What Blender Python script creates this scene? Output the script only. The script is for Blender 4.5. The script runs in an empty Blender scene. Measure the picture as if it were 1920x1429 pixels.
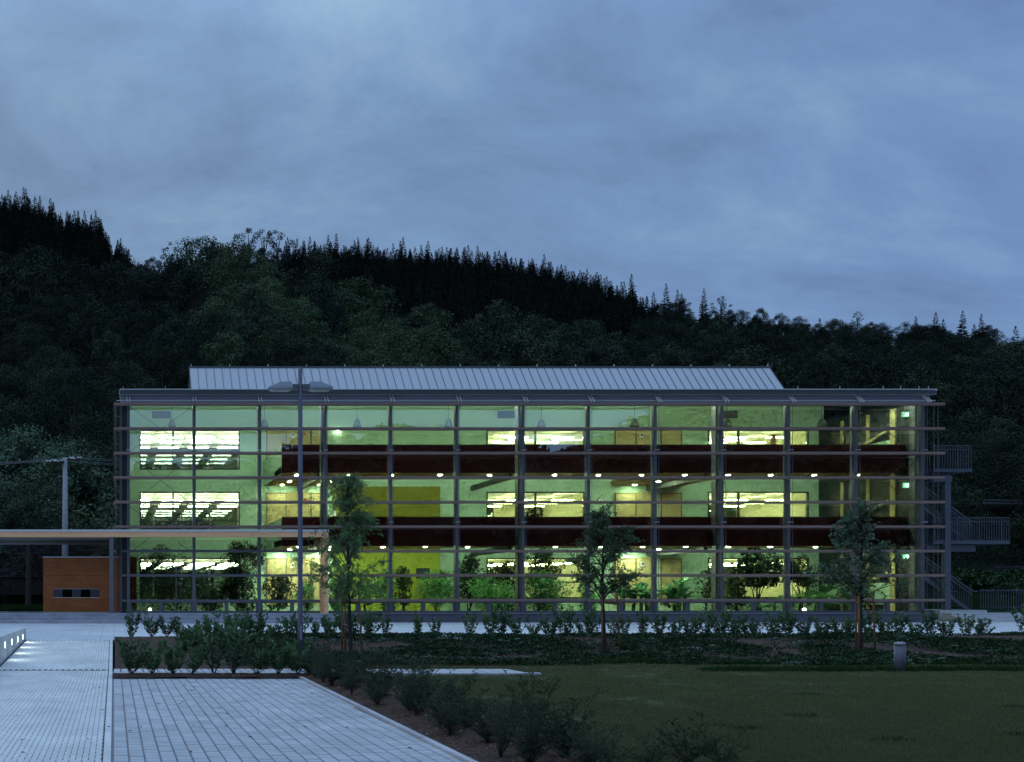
import bpy, math, random
import numpy as np
from mathutils import Vector, Matrix, noise as mnoise

random.seed(7)
rng = np.random.default_rng(7)
SC = bpy.context.scene
COL = SC.collection
R = math.radians

# ------------------------------------------------------------------ camera
EYE = 1.6                       # eye height over the car park
FPX, CX, CY = 1737.0, 213.0, 1118.0
cam_d = bpy.data.cameras.new('camera')
cam = bpy.data.objects.new('camera', cam_d)
COL.objects.link(cam)
cam.location = (0, 0, EYE)
cam.rotation_euler = (R(90), 0, 0)
cam_d.sensor_width = 36
cam_d.lens = 36 * FPX / 1920
cam_d.shift_x = (960 - CX) / 1920
cam_d.shift_y = (CY - 714.5) / 1920
cam_d.clip_start = 0.1
cam_d.clip_end = 3000
SC.camera = cam

# ------------------------------------------------------------------ world, sun, exposure
world = bpy.data.worlds.new('World')
SC.world = world
world.use_nodes = True
wn, wl = world.node_tree.nodes, world.node_tree.links
wn.clear()
w_out = wn.new('ShaderNodeOutputWorld')
w_bg = wn.new('ShaderNodeBackground')
sky = wn.new('ShaderNodeTexSky')
sky.sky_type = 'NISHITA'
sky.sun_disc = False
sky.sun_elevation = R(4)
sky.sun_rotation = R(-115)
tc = wn.new('ShaderNodeTexCoord')
sep = wn.new('ShaderNodeSeparateXYZ')
wl.new(tc.outputs['Generated'], sep.inputs[0])


def wmath(op, a, b=None, clamp=False):
    n = wn.new('ShaderNodeMath')
    n.operation = op
    n.use_clamp = clamp
    for i, v in enumerate((a, b)):
        if v is None:
            continue
        if isinstance(v, (int, float)):
            n.inputs[i].default_value = v
        else:
            wl.new(v, n.inputs[i])
    return n.outputs[0]


def wmix(fac, a, b, blend='MIX'):
    n = wn.new('ShaderNodeMix')
    n.data_type = 'RGBA'
    n.blend_type = blend
    for s, v in ((n.inputs[0], fac), (n.inputs[6], a), (n.inputs[7], b)):
        if isinstance(v, (int, float)):
            s.default_value = v
        elif isinstance(v, tuple):
            s.default_value = (*v, 1)
        else:
            wl.new(v, s)
    return n.outputs[2]


# a cloud deck: the view direction is laid out on a flat layer overhead
den = wmath('ADD', wmath('MAXIMUM', sep.outputs[2], 0.0), 0.42)
comb = wn.new('ShaderNodeCombineXYZ')
wl.new(wmath('DIVIDE', sep.outputs[0], den), comb.inputs[0])
wl.new(wmath('DIVIDE', sep.outputs[1], den), comb.inputs[1])
mapn = wn.new('ShaderNodeMapping')
mapn.inputs['Rotation'].default_value = (0, 0, R(35))
mapn.inputs['Scale'].default_value = (1.0, 1.7, 1)
mapn.inputs['Location'].default_value = (3.1, 1.7, 0)
wl.new(comb.outputs[0], mapn.inputs[0])
nz = wn.new('ShaderNodeTexNoise')
nz.inputs['Scale'].default_value = 2.3
nz.inputs['Detail'].default_value = 8
nz.inputs['Roughness'].default_value = 0.63
nz.inputs['Distortion'].default_value = 0.35
wl.new(mapn.outputs[0], nz.inputs['Vector'])
ramp = wn.new('ShaderNodeValToRGB')
ramp.color_ramp.elements[0].position = 0.36
ramp.color_ramp.elements[0].color = (0.112, 0.172, 0.294, 1)
ramp.color_ramp.elements[1].position = 0.68
ramp.color_ramp.elements[1].color = (0.204, 0.300, 0.422, 1)
e = ramp.color_ramp.elements.new(0.52)
e.color = (0.148, 0.232, 0.380, 1)
wl.new(nz.outputs['Fac'], ramp.inputs[0])
# the last of the daylight is in the west (left); the east is a clearer blue
mr = wn.new('ShaderNodeMapRange')
mr.inputs[1].default_value = -0.5
mr.inputs[2].default_value = 0.75
wl.new(sep.outputs[0], mr.inputs[0])
tint = wmix(mr.outputs[0], (1.18, 1.14, 1.0), (0.80, 0.90, 1.04))
clouds = wmix(1.0, ramp.outputs[0], tint, 'MULTIPLY')
# overcast sky: brighter towards the zenith
zen = wn.new('ShaderNodeMapRange')
zen.interpolation_type = 'SMOOTHSTEP'
zen.inputs[1].default_value = 0.42
zen.inputs[2].default_value = 0.95
zen.inputs[3].default_value = 1.0
zen.inputs[4].default_value = 3.0
wl.new(sep.outputs[2], zen.inputs[0])
zc = wn.new('ShaderNodeVectorMath')
zc.operation = 'SCALE'
wl.new(clouds, zc.inputs[0])
wl.new(zen.outputs[0], zc.inputs['Scale'])
skys = wn.new('ShaderNodeVectorMath')
skys.operation = 'SCALE'
skys.inputs['Scale'].default_value = 0.10
wl.new(sky.outputs[0], skys.inputs[0])
full = wmix(0.93, skys.outputs[0], zc.outputs[0])
wl.new(full, w_bg.inputs['Color'])
w_bg.inputs['Strength'].default_value = 1.38
wl.new(w_bg.outputs[0], w_out.inputs[0])

sun_d = bpy.data.lights.new('sun', 'SUN')
sun_d.energy = 0.05
sun_d.angle = R(40)
sun_d.color = (1, 0.93, 0.85)
sun = bpy.data.objects.new('sun', sun_d)
COL.objects.link(sun)
sun.rotation_euler = (R(50), 0, R(-60))

SC.view_settings.view_transform = 'Standard'
SC.view_settings.look = 'None'
SC.view_settings.exposure = 0
SC.view_settings.gamma = 1
SC.view_settings.use_curve_mapping = False
SC.render.engine = 'CYCLES'
SC.cycles.use_denoising = True
SC.cycles.max_bounces = 10
SC.cycles.diffuse_bounces = 3
SC.cycles.glossy_bounces = 4
SC.cycles.transparent_max_bounces = 24
SC.cycles.sample_clamp_indirect = 6
SC.cycles.caustics_reflective = False
SC.cycles.caustics_refractive = False

# ------------------------------------------------------------------ materials
MATS = {}


def mat(name, col, rough=0.6, spec=0.3, noise=None, bump=None, metal=0.0, island=0.0, coords='Object', stretch=None, blotch=None, ovar=.6, transl=0.0, stain=None):
    """Principled material; noise=(scale, amount) mottles the colour, island varies it piece by piece, bump=(scale, strength)."""
    m = bpy.data.materials.new(name)
    m.use_nodes = True
    n, l = m.node_tree.nodes, m.node_tree.links
    b = n['Principled BSDF']
    b.inputs['Base Color'].default_value = (*col, 1)
    b.inputs['Roughness'].default_value = rough
    b.inputs['Specular IOR Level'].default_value = spec
    b.inputs['Metallic'].default_value = metal
    cur = None
    tcn = n.new('ShaderNodeTexCoord')
    vec = tcn.outputs[coords]
    if stretch:
        mp = n.new('ShaderNodeMapping')
        mp.inputs['Scale'].default_value = stretch
        l.new(vec, mp.inputs[0])
        vec = mp.outputs[0]

    def scaled(c, f):
        v = n.new('ShaderNodeVectorMath')
        v.operation = 'SCALE'
        if isinstance(c, tuple):
            v.inputs[0].default_value = c
        else:
            l.new(c, v.inputs[0])
        l.new(f, v.inputs['Scale'])
        return v.outputs[0]

    def rng_node(src, lo, hi, a=0.0, bb=1.0):
        r = n.new('ShaderNodeMapRange')
        r.inputs[1].default_value, r.inputs[2].default_value = a, bb
        r.inputs[3].default_value, r.inputs[4].default_value = lo, hi
        l.new(src, r.inputs[0])
        return r.outputs[0]
    cur = tuple(col)
    if noise:
        t = n.new('ShaderNodeTexNoise')
        t.inputs['Scale'].default_value = noise[0]
        t.inputs['Detail'].default_value = 6
        t.inputs['Roughness'].default_value = 0.62
        l.new(vec, t.inputs['Vector'])
        cur = scaled(cur, rng_node(t.outputs['Fac'], 1 - noise[1], 1 + noise[1], 0.28, 0.72))
    if blotch:                      # (scale, colour, threshold): patches of another colour
        t2 = n.new('ShaderNodeTexNoise')
        t2.inputs['Scale'].default_value = blotch[0]
        t2.inputs['Detail'].default_value = 7
        t2.inputs['Roughness'].default_value = 0.6
        l.new(tcn.outputs[coords], t2.inputs['Vector'])
        f = rng_node(t2.outputs['Fac'], 0, 1, blotch[2] - 0.12, blotch[2] + 0.12)
        mx = n.new('ShaderNodeMix')
        mx.data_type = 'RGBA'
        l.new(f, mx.inputs[0])
        if isinstance(cur, tuple):
            mx.inputs[6].default_value = (*cur, 1)
        else:
            l.new(cur, mx.inputs[6])
        mx.inputs[7].default_value = (*blotch[1], 1)
        cur = mx.outputs[2]
    if island:
        g = n.new('ShaderNodeNewGeometry')
        cur = scaled(cur, rng_node(g.outputs['Random Per Island'], 1 - island, 1 + island))
        oi = n.new('ShaderNodeObjectInfo')
        cur = scaled(cur, rng_node(oi.outputs['Random'], 1 - island * ovar, 1 + island * ovar))
    if stain:                       # (scale, amount): large soft dirt patches that run over the pieces
        g2 = n.new('ShaderNodeNewGeometry')
        t3 = n.new('ShaderNodeTexNoise')
        t3.inputs['Scale'].default_value = stain[0]
        t3.inputs['Detail'].default_value = 7
        t3.inputs['Roughness'].default_value = 0.65
        l.new(g2.outputs['Position'], t3.inputs['Vector'])
        cur = scaled(cur, rng_node(t3.outputs['Fac'], 1 - stain[1], 1 + stain[1] * .5, 0.32, 0.62))
    if not isinstance(cur, tuple):
        l.new(cur, b.inputs['Base Color'])
    if bump:
        t = n.new('ShaderNodeTexNoise')
        t.inputs['Scale'].default_value = bump[0]
        t.inputs['Detail'].default_value = 5
        l.new(vec, t.inputs['Vector'])
        bp = n.new('ShaderNodeBump')
        bp.inputs['Strength'].default_value = bump[1]
        bp.inputs['Distance'].default_value = 0.02
        l.new(t.outputs['Fac'], bp.inputs['Height'])
        l.new(bp.outputs[0], b.inputs['Normal'])
    if transl:                      # thin leaves let some light through
        tb = n.new('ShaderNodeBsdfTranslucent')
        if isinstance(cur, tuple):
            tb.inputs[0].default_value = (*cur, 1)
        else:
            l.new(cur, tb.inputs[0])
        ms = n.new('ShaderNodeMixShader')
        ms.inputs[0].default_value = transl
        l.new(b.outputs[0], ms.inputs[1])
        l.new(tb.outputs[0], ms.inputs[2])
        l.new(ms.outputs[0], n['Material Output'].inputs[0])
    MATS[name] = m
    return m


def emit(name, col, strength):
    m = bpy.data.materials.new(name)
    m.use_nodes = True
    b = m.node_tree.nodes['Principled BSDF']
    b.inputs['Base Color'].default_value = (.8, .8, .8, 1)
    b.inputs['Emission Color'].default_value = (*col, 1)
    b.inputs['Emission Strength'].default_value = strength
    MATS[name] = m
    return m


def glass(name, refl, tintc):
    m = bpy.data.materials.new(name)
    m.use_nodes = True
    n, l = m.node_tree.nodes, m.node_tree.links
    n.clear()
    o = n.new('ShaderNodeOutputMaterial')
    t = n.new('ShaderNodeBsdfTransparent')
    t.inputs[0].default_value = (*tintc, 1)
    g = n.new('ShaderNodeBsdfGlossy')
    g.inputs['Roughness'].default_value = 0.0
    g.inputs['Color'].default_value = (.95, 1, 1, 1)
    # slight waviness of float glass
    tcn = n.new('ShaderNodeTexCoord')
    nn = n.new('ShaderNodeTexNoise')
    nn.inputs['Scale'].default_value = 0.9
    l.new(tcn.outputs['Object'], nn.inputs['Vector'])
    bp = n.new('ShaderNodeBump')
    bp.inputs['Strength'].default_value = 0.010
    bp.inputs['Distance'].default_value = 0.05
    l.new(nn.outputs['Fac'], bp.inputs['Height'])
    l.new(bp.outputs[0], g.inputs['Normal'])
    fr = n.new('ShaderNodeFresnel')
    fr.inputs[0].default_value = 1.45
    ad = n.new('ShaderNodeMath')
    ad.operation = 'ADD'
    ad.use_clamp = True
    ad.inputs[1].default_value = refl
    l.new(fr.outputs[0], ad.inputs[0])
    mx = n.new('ShaderNodeMixShader')
    l.new(ad.outputs[0], mx.inputs[0])
    l.new(t.outputs[0], mx.inputs[1])
    l.new(g.outputs[0], mx.inputs[2])
    l.new(mx.outputs[0], o.inputs[0])
    MATS[name] = m
    return m


M = MATS
mat('ground_soil', (.035, .04, .03), .95, .1, (.4, .4))
mat('concrete', (.50, .51, .53), .8, .2, (1.5, .10), (30, .15))
mat('concrete_wall', (.58, .59, .58), .8, .2, (2.0, .12), (25, .12))
mat('paver', (.50, .485, .50), .85, .2, (9, .12), (90, .35), island=.10, stain=(1.1, .16))
mat('path_paver', (.69, .67, .65), .92, .08, (7, .10), (90, .25), island=.05, stain=(.9, .14))
mat('slab', (.56, .57, .59), .8, .2, (3, .08), (60, .15), island=.04, stain=(.5, .14))
mat('step_stone', (.36, .37, .43), .8, .2, (4, .12), (50, .2), island=.05, stain=(1.2, .2))
mat('gravel', (.30, .27, .29), .95, .1, (60, .5), (120, .9))
mat('joint_dark', (.075, .075, .085), .95, .1, (30, .3))
mat('mulch', (.080, .052, .042), .95, .1, (14, .5), (40, 1.0))
mat('mulch_chip', (.15, .09, .07), .95, .1, island=.6)
mat('pale_chip', (.26, .24, .22), .9, .1, island=.4)
mat('lawn_soil', (.125, .130, .072), .95, .05, (1.2, .25), (60, .6), blotch=(.55, (.030, .046, .020), .56), stain=(.5, .25))
mat('grass_blade', (.150, .165, .078), .7, .1, island=.35, transl=.35)
mat('grass_green', (.030, .075, .025), .7, .1, island=.3, transl=.35)
mat('verge', (.03, .07, .03), .9, .1, (5, .4), (60, .8))
mat('forest_floor', (.012, .018, .012), .95, .05, (.1, .4))
mat('steel', (.125, .13, .155), .45, .45, (3, .08))
mat('steel_dark', (.05, .055, .075), .5, .4, (3, .15))
mat('steel_light', (.62, .63, .65), .35, .5)
mat('stair_steel', (.085, .095, .125), .5, .4, (3, .08))
mat('fascia', (.26, .28, .35), .5, .4, (1.5, .06))
mat('plinth', (.13, .135, .17), .7, .3, (2, .12))
mat('zinc', (.47, .485, .52), .45, .5, (1.2, .07), (3, .03), island=.035)
mat('zinc_dark', (.09, .10, .12), .5, .4)
mat('louvre_wood', (.255, .175, .15), .7, .25, (5, .22), (40, .2), stretch=(.3, 6, 6), island=.10)
mat('canopy_wood', (.92, .51, .28), .6, .25, (3, .14), (25, .12), stretch=(.4, 5, 8), blotch=(3.2, (.40, .25, .18), .74))
mat('soffit', (.45, .40, .33), .7, .2, (2, .1))
mat('cladding_wood', (.36, .115, .035), .5, .3, (3, .28), (30, .12), stretch=(.5, 4, 14), stain=(1.4, .2))
mat('pale_wood', (.50, .42, .21), .5, .3, (3, .12), stretch=(6, 6, .5))
mat('wood_soffit', (.26, .16, .08), .6, .3, (3, .15), stretch=(1, 6, 6))
mat('maroon', (.15, .016, .018), .55, .35, (1.2, .10), island=.10)
mat('green_wall', (.43, .63, .47), .8, .2, (.8, .05))
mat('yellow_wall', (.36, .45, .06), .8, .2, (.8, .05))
mat('dim_yellow_wall', (.21, .21, .03), .8, .2, (.8, .05))  # the yellow wall again, with the dimmer first-floor light put into its colour
mat('white_wall', (.78, .78, .62), .8, .2, (.8, .04))
mat('cream_wall', (.80, .77, .56), .8, .2, (.8, .04))
mat('white_ceiling', (.80, .82, .76), .85, .2)
mat('dark_frame', (.035, .045, .045), .5, .4)
mat('dark_panel', (.022, .026, .036), .4, .4, (2, .2))
mat('int_floor', (.28, .28, .22), .5, .4, (2, .1))
mat('planter_soil', (.05, .035, .025), .95, .1, (8, .4))
mat('bark', (.050, .044, .042), .9, .15, (20, .35), (50, .6), stretch=(1, 1, .25))
mat('stake_wood', (.24, .13, .075), .85, .2, (12, .25), (40, .3), stretch=(3, 3, .4))
mat('lamp_paint', (.105, .105, .155), .4, .45, (2, .06))
mat('lamp_head', (.26, .28, .34), .45, .4, (2, .06))
mat('pole_concrete', (.33, .34, .38), .85, .2, (3, .12), (20, .2))
mat('rust_steel', (.06, .03, .035), .8, .2)
mat('porcelain', (.75, .75, .78), .25, .5)
mat('pendant_glass', (.10, .12, .12), .35, .5)
mat('red_paper', (.5, .12, .06), .7, .2)
mat('terracotta', (.35, .13, .06), .8, .2)
mat('picture_art', (.03, .05, .06), .6, .3, (6, .9))
mat('stone_rubble', (.030, .030, .032), .9, .1, (3, .5), (8, 1.0), island=.5)
mat('leaf_laurel', (.085, .165, .068), .38, .45, island=.35, transl=.35)
mat('leaf_feather', (.062, .090, .050), .7, .2, island=.45, transl=.35)
mat('leaf_cover', (.040, .075, .036), .75, .10, island=.5)
mat('leaf_cover_pale', (.09, .13, .10), .6, .25, island=.4)
mat('leaf_tree_willow', (.145, .25, .11), .55, .3, island=.35, transl=.35)
mat('leaf_tree_dark', (.095, .17, .085), .55, .3, island=.4, transl=.35)
mat('leaf_tree_lime', (.125, .195, .12), .5, .35, island=.4, transl=.35)
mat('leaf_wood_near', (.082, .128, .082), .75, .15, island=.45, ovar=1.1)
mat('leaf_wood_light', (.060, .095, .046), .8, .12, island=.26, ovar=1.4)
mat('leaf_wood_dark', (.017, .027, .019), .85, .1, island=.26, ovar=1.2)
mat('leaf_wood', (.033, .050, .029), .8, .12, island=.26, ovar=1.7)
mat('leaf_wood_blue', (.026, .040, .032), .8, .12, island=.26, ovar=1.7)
mat('needle_dark', (.012, .017, .014), .85, .1, island=.4)
mat('needle_mid', (.018, .026, .020), .85, .1, island=.4)
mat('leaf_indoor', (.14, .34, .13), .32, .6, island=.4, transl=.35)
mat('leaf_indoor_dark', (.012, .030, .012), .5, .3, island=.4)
mat('leaf_banana', (.09, .25, .12), .35, .45, (3, .2), island=.25, transl=.35)
mat('exit_green', (.02, .35, .12), .5, .3)
glass('facade_glass', .185, (.94, .97, .93))
glass('room_glass', .015, (.93, .97, .92))
glass('night_glass', .05, (.75, .85, .80))
emit('tube_white', (.96, 1.0, .78), 50)
emit('tube_cream', (.94, 1.0, .54), 46)
emit('downlight_glow_strong', (.80, 1.0, .66), 1050)
emit('downlight_glow', (.80, 1.0, .62), 560)
emit('added_wash_glow', (.80, 1.0, .70), 225)
emit('sconce_glow', (.9, 1.0, .7), 60)
emit('globe_glow', (.85, 1.0, .85), 5)
emit('exit_glow', (.14, 1.0, .45), 1.5)
emit('exit_white', (.75, 1.0, .85), 4)
emit('wall_lamp_glow', (.80, 1.0, .80), 2.6)


# ------------------------------------------------------------------ mesh helpers
class MB:
    """Collects shapes and links them as one mesh."""

    def __init__(self):
        self.v, self.f, self.mi = [], [], []
        self.cur = 0

    def face(self, idx):
        self.f.append(idx)
        self.mi.append(self.cur)

    def box(self, x0, x1, y0, y1, z0, z1):
        b = len(self.v)
        self.v += [(x0, y0, z0), (x1, y0, z0), (x1, y1, z0), (x0, y1, z0), (x0, y0, z1), (x1, y0, z1), (x1, y1, z1), (x0, y1, z1)]
        for q in ((0, 3, 2, 1), (4, 5, 6, 7), (0, 1, 5, 4), (1, 2, 6, 5), (2, 3, 7, 6), (3, 0, 4, 7)):
            self.face([b + i for i in q])
        return self

    def bevbox(self, x0, x1, y0, y1, z0, z1, c=.004):
        """box whose top edges are chamfered"""
        b = len(self.v)
        for (xx0, xx1, yy0, yy1, z) in ((x0, x1, y0, y1, z0), (x0, x1, y0, y1, z1 - c), (x0 + c, x1 - c, y0 + c, y1 - c, z1)):
            self.v += [(xx0, yy0, z), (xx1, yy0, z), (xx1, yy1, z), (xx0, yy1, z)]
        for k in (0, 4):
            for i in range(4):
                j = (i + 1) % 4
                self.face([b + k + i, b + k + j, b + k + 4 + j, b + k + 4 + i])
        self.face([b + 8, b + 9, b + 10, b + 11])
        return self

    def prism(self, pts, z0, z1):
        """outline in x,y drawn up from z0 to z1 (values, or a function of x,y)"""
        b = len(self.v)
        n = len(pts)
        f0 = z0 if callable(z0) else (lambda x, y: z0)
        f1 = z1 if callable(z1) else (lambda x, y: z1)
        self.v += [(x, y, f0(x, y)) for x, y in pts] + [(x, y, f1(x, y)) for x, y in pts]
        self.face([b + i for i in range(n)][::-1])
        self.face([b + n + i for i in range(n)])
        for i in range(n):
            j = (i + 1) % n
            self.face([b + i, b + j, b + n + j, b + n + i])
        return self

    def hull8(self, P):
        b = len(self.v)
        self.v += P
        for q in ((0, 3, 2, 1), (4, 5, 6, 7), (0, 1, 5, 4), (1, 2, 6, 5), (2, 3, 7, 6), (3, 0, 4, 7)):
            self.face([b + i for i in q])
        return self

    def bar(self, a, c, w, h=None):
        """rectangular bar from a to c, w wide and h tall"""
        h = h or w
        a, c = Vector(a), Vector(c)
        d = (c - a).normalized()
        up = Vector((0, 0, 1)) if abs(d.z) < .95 else Vector((0, 1, 0))
        s = d.cross(up).normalized()
        u = s.cross(d).normalized()
        P = []
        for p in (a, c):
            P += [tuple(p + s * (w / 2 * i) + u * (h / 2 * j)) for i, j in ((-1, -1), (1, -1), (1, 1), (-1, 1))]
        return self.hull8(P)

    def tube(self, pts, radii, seg=6, cap=True):
        pts = [Vector(p) for p in pts]
        if isinstance(radii, (int, float)):
            radii = [radii] * len(pts)
        b0 = len(self.v)
        ref = None
        for i, p in enumerate(pts):
            d = (pts[min(i + 1, len(pts) - 1)] - pts[max(i - 1, 0)])
            if d.length < 1e-9:
                d = Vector((0, 0, 1))
            d.normalize()
            if ref is None:
                ref = Vector((1, 0, 0)) if abs(d.x) < .9 else Vector((0, 1, 0))
            s = d.cross(ref).normalized()
            u = s.cross(d).normalized()
            ref = u
            for k in range(seg):
                a = 2 * math.pi * k / seg
                self.v.append(tuple(p + (s * math.cos(a) + u * math.sin(a)) * radii[i]))
        for i in range(len(pts) - 1):
            for k in range(seg):
                k2 = (k + 1) % seg
                self.face([b0 + i * seg + k, b0 + i * seg + k2, b0 + (i + 1) * seg + k2, b0 + (i + 1) * seg + k])
        if cap:
            self.face([b0 + k for k in range(seg)][::-1])
            self.face([b0 + (len(pts) - 1) * seg + k for k in range(seg)])
        return self

    def lathe(self, prof, cx=0, cy=0, seg=16):
        """profile of (radius, z) turned about a vertical axis"""
        b0 = len(self.v)
        for r, z in prof:
            for k in range(seg):
                a = 2 * math.pi * k / seg
                self.v.append((cx + r * math.cos(a), cy + r * math.sin(a), z))
        for i in range(len(prof) - 1):
            for k in range(seg):
                k2 = (k + 1) % seg
                self.face([b0 + i * seg + k, b0 + i * seg + k2, b0 + (i + 1) * seg + k2, b0 + (i + 1) * seg + k])
        self.face([b0 + k for k in range(seg)][::-1])
        self.face([b0 + (len(prof) - 1) * seg + k for k in range(seg)])
        return self

    def mesh(self, name, *mats):
        me = bpy.data.meshes.new(name)
        me.from_pydata(self.v, [], self.f)
        for m in mats:
            me.materials.append(M[m] if isinstance(m, str) else m)
        if len(mats) > 1:
            me.polygons.foreach_set('material_index', self.mi)
        me.update()
        return me


def tag(o, label=None, cat=None, group=None, kind=None):
    if label:
        o['label'] = label
    if cat:
        o['category'] = cat
    if group:
        o['group'] = group
    if kind:
        o['kind'] = kind
    return o


def link(name, me, parent=None, loc=None, rot=None, scale=None, keep=True):
    """links a mesh; with keep, a child's mesh is already in world coordinates"""
    o = bpy.data.objects.new(name, me)
    COL.objects.link(o)
    if loc is not None:
        o.location = loc
    if rot is not None:
        o.rotation_euler = (0, 0, rot) if isinstance(rot, (int, float)) else rot
    if scale is not None:
        o.scale = (scale,) * 3 if isinstance(scale, (int, float)) else scale
    if parent is not None:
        o.parent = parent
        if keep:
            if parent.parent is None:       # (a part's own frame is already the world's)
                o.matrix_parent_inverse = Matrix.Translation(-Vector(parent.location))
    return o


def obj(name, mb, mats, parent=None, **k):
    ms = mats if isinstance(mats, (tuple, list)) else (mats,)
    return link(name, mb.mesh(name, *ms), parent, **k)


def smooth(o):
    o.data.polygons.foreach_set('use_smooth', [True] * len(o.data.polygons))
    return o


def empty(name, loc, label, cat, group=None, rot=0):
    o = bpy.data.objects.new(name, None)
    o.empty_display_size = .2
    COL.objects.link(o)
    o.location = loc
    o.rotation_euler = (0, 0, rot)
    return tag(o, label, cat, group)


def copy_thing(root, loc, rot=0, scale=1, label=None, group=None):
    r = root.copy()
    COL.objects.link(r)
    r.location, r.rotation_euler = loc, (0, 0, rot)
    r.scale = (scale,) * 3 if isinstance(scale, (int, float)) else scale
    if label:
        r['label'] = label
    if group:
        r['group'] = group
    for ch in list(root.children):
        c = ch.copy()
        COL.objects.link(c)
        c.parent = r
        for g in ch.children:
            d = g.copy()
            COL.objects.link(d)
            d.parent = c
    return r


def np_mesh(name, V, F, mats, mi=None):
    """fast mesh from arrays, all faces with the same number of corners"""
    me = bpy.data.meshes.new(name)
    V = np.asarray(V, dtype=np.float32)
    F = np.asarray(F, dtype=np.int32)
    n, k = F.shape
    me.vertices.add(len(V))
    me.vertices.foreach_set('co', V.ravel())
    me.loops.add(n * k)
    me.loops.foreach_set('vertex_index', F.ravel())
    me.polygons.add(n)
    me.polygons.foreach_set('loop_start', np.arange(0, n * k, k, dtype=np.int32))
    me.polygons.foreach_set('loop_total', np.full(n, k, dtype=np.int32))
    for m in mats:
        me.materials.append(M[m])
    if mi is not None:
        me.polygons.foreach_set('material_index', np.asarray(mi, dtype=np.int32))
    me.update(calc_edges=True)
    me.validate()
    return me


def unit(a):
    return a / np.maximum(np.linalg.norm(a, axis=1, keepdims=True), 1e-9)


def leaves(P, D, L, W, fold=.25, Nrm=None):
    """leaf blades folded along the midrib: base P, direction D, length L, width W -> vertices, faces"""
    n = len(P)
    D = unit(D)
    if Nrm is None:
        Nrm = rng.normal(size=(n, 3)) + np.array([0, 0, .8])
    S = unit(np.cross(D, Nrm))
    U = np.cross(S, D)
    L = np.broadcast_to(L, n)[:, None]
    W = np.broadcast_to(W, n)[:, None]
    mid = P + D * L * .45
    tip = P + D * L - U * L * .12
    a = mid + S * W / 2 + U * W * fold
    b = mid - S * W / 2 + U * W * fold
    V = np.stack([P, a, tip, b], 1).reshape(-1, 3)
    i = np.arange(n)[:, None] * 4
    F = np.concatenate([i + np.array([0, 1, 2]), i + np.array([0, 2, 3])], 1).reshape(-1, 3)
    return V, F


def scatter(name, pts, rot, scl, idx, sources, label=None, tilt=None):
    """one object of kind stuff: copies of the sources on points (geometry nodes)"""
    me = bpy.data.meshes.new(name)
    pts = np.asarray(pts, dtype=np.float32)
    me.vertices.add(len(pts))
    me.vertices.foreach_set('co', pts.ravel())
    for nm, typ, arr in (('rot', 'FLOAT', rot), ('scl', 'FLOAT', scl), ('idx', 'INT', idx)):
        at = me.attributes.new(nm, typ, 'POINT')
        at.data.foreach_set('value', np.asarray(arr, dtype=np.float32 if typ == 'FLOAT' else np.int32))
    o = bpy.data.objects.new(name, me)
    COL.objects.link(o)
    ng = bpy.data.node_groups.new(name, 'GeometryNodeTree')
    ng.interface.new_socket('Geometry', in_out='INPUT', socket_type='NodeSocketGeometry')
    ng.interface.new_socket('Geometry', in_out='OUTPUT', socket_type='NodeSocketGeometry')
    n, l = ng.nodes, ng.links
    gi, go = n.new('NodeGroupInput'), n.new('NodeGroupOutput')
    iop = n.new('GeometryNodeInstanceOnPoints')
    jn = n.new('GeometryNodeJoinGeometry')
    for s in sources:
        oi = n.new('GeometryNodeObjectInfo')
        oi.inputs['Object'].default_value = s
        oi.inputs['As Instance'].default_value = True
        l.new(oi.outputs['Geometry'], jn.inputs[0])

    def attr(nm, typ):
        a = n.new('GeometryNodeInputNamedAttribute')
        a.data_type = typ
        a.inputs['Name'].default_value = nm
        return a.outputs[0]
    cx = n.new('ShaderNodeCombineXYZ')
    l.new(attr('rot', 'FLOAT'), cx.inputs[2])
    e2r = n.new('FunctionNodeEulerToRotation')
    l.new(cx.outputs[0], e2r.inputs[0])
    l.new(gi.outputs[0], iop.inputs['Points'])
    l.new(jn.outputs[0], iop.inputs['Instance'])
    iop.inputs['Pick Instance'].default_value = True
    l.new(attr('idx', 'INT'), iop.inputs['Instance Index'])
    l.new(e2r.outputs[0], iop.inputs['Rotation'])
    l.new(attr('scl', 'FLOAT'), iop.inputs['Scale'])
    l.new(iop.outputs[0], go.inputs[0])
    md = o.modifiers.new('scatter', 'NODES')
    md.node_group = ng
    tag(o, label, None, None, 'stuff')
    return o


def X_(px, Y):                     # where a thing seen at px and standing Y metres off lies across the site
    return (px - CX) / FPX * Y


def Z_(py, Y):
    return EYE + (CY - py) / FPX * Y


def ordinal(i):
    w = ['first', 'second', 'third', 'fourth', 'fifth', 'sixth', 'seventh', 'eighth', 'ninth', 'tenth', 'eleventh', 'twelfth', 'thirteenth',
         'fourteenth', 'fifteenth', 'sixteenth', 'seventeenth', 'eighteenth', 'nineteenth', 'twentieth']
    if i < 20:
        return w[i]
    tens = {2: 'twenty', 3: 'thirty', 4: 'forty', 5: 'fifty'}[(i + 1) // 10]
    r = (i + 1) % 10
    return tens + '-' + w[r - 1] if r else {'twenty': 'twentieth', 'thirty': 'thirtieth', 'forty': 'fortieth', 'fifty': 'fiftieth'}[tens]


def sstep(a, b, x):
    t = min(1, max(0, (x - a) / (b - a)))
    return t * t * (3 - 2 * t)


ZP = .33                            # level of the plaza
ZF = .78                            # ground floor


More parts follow.
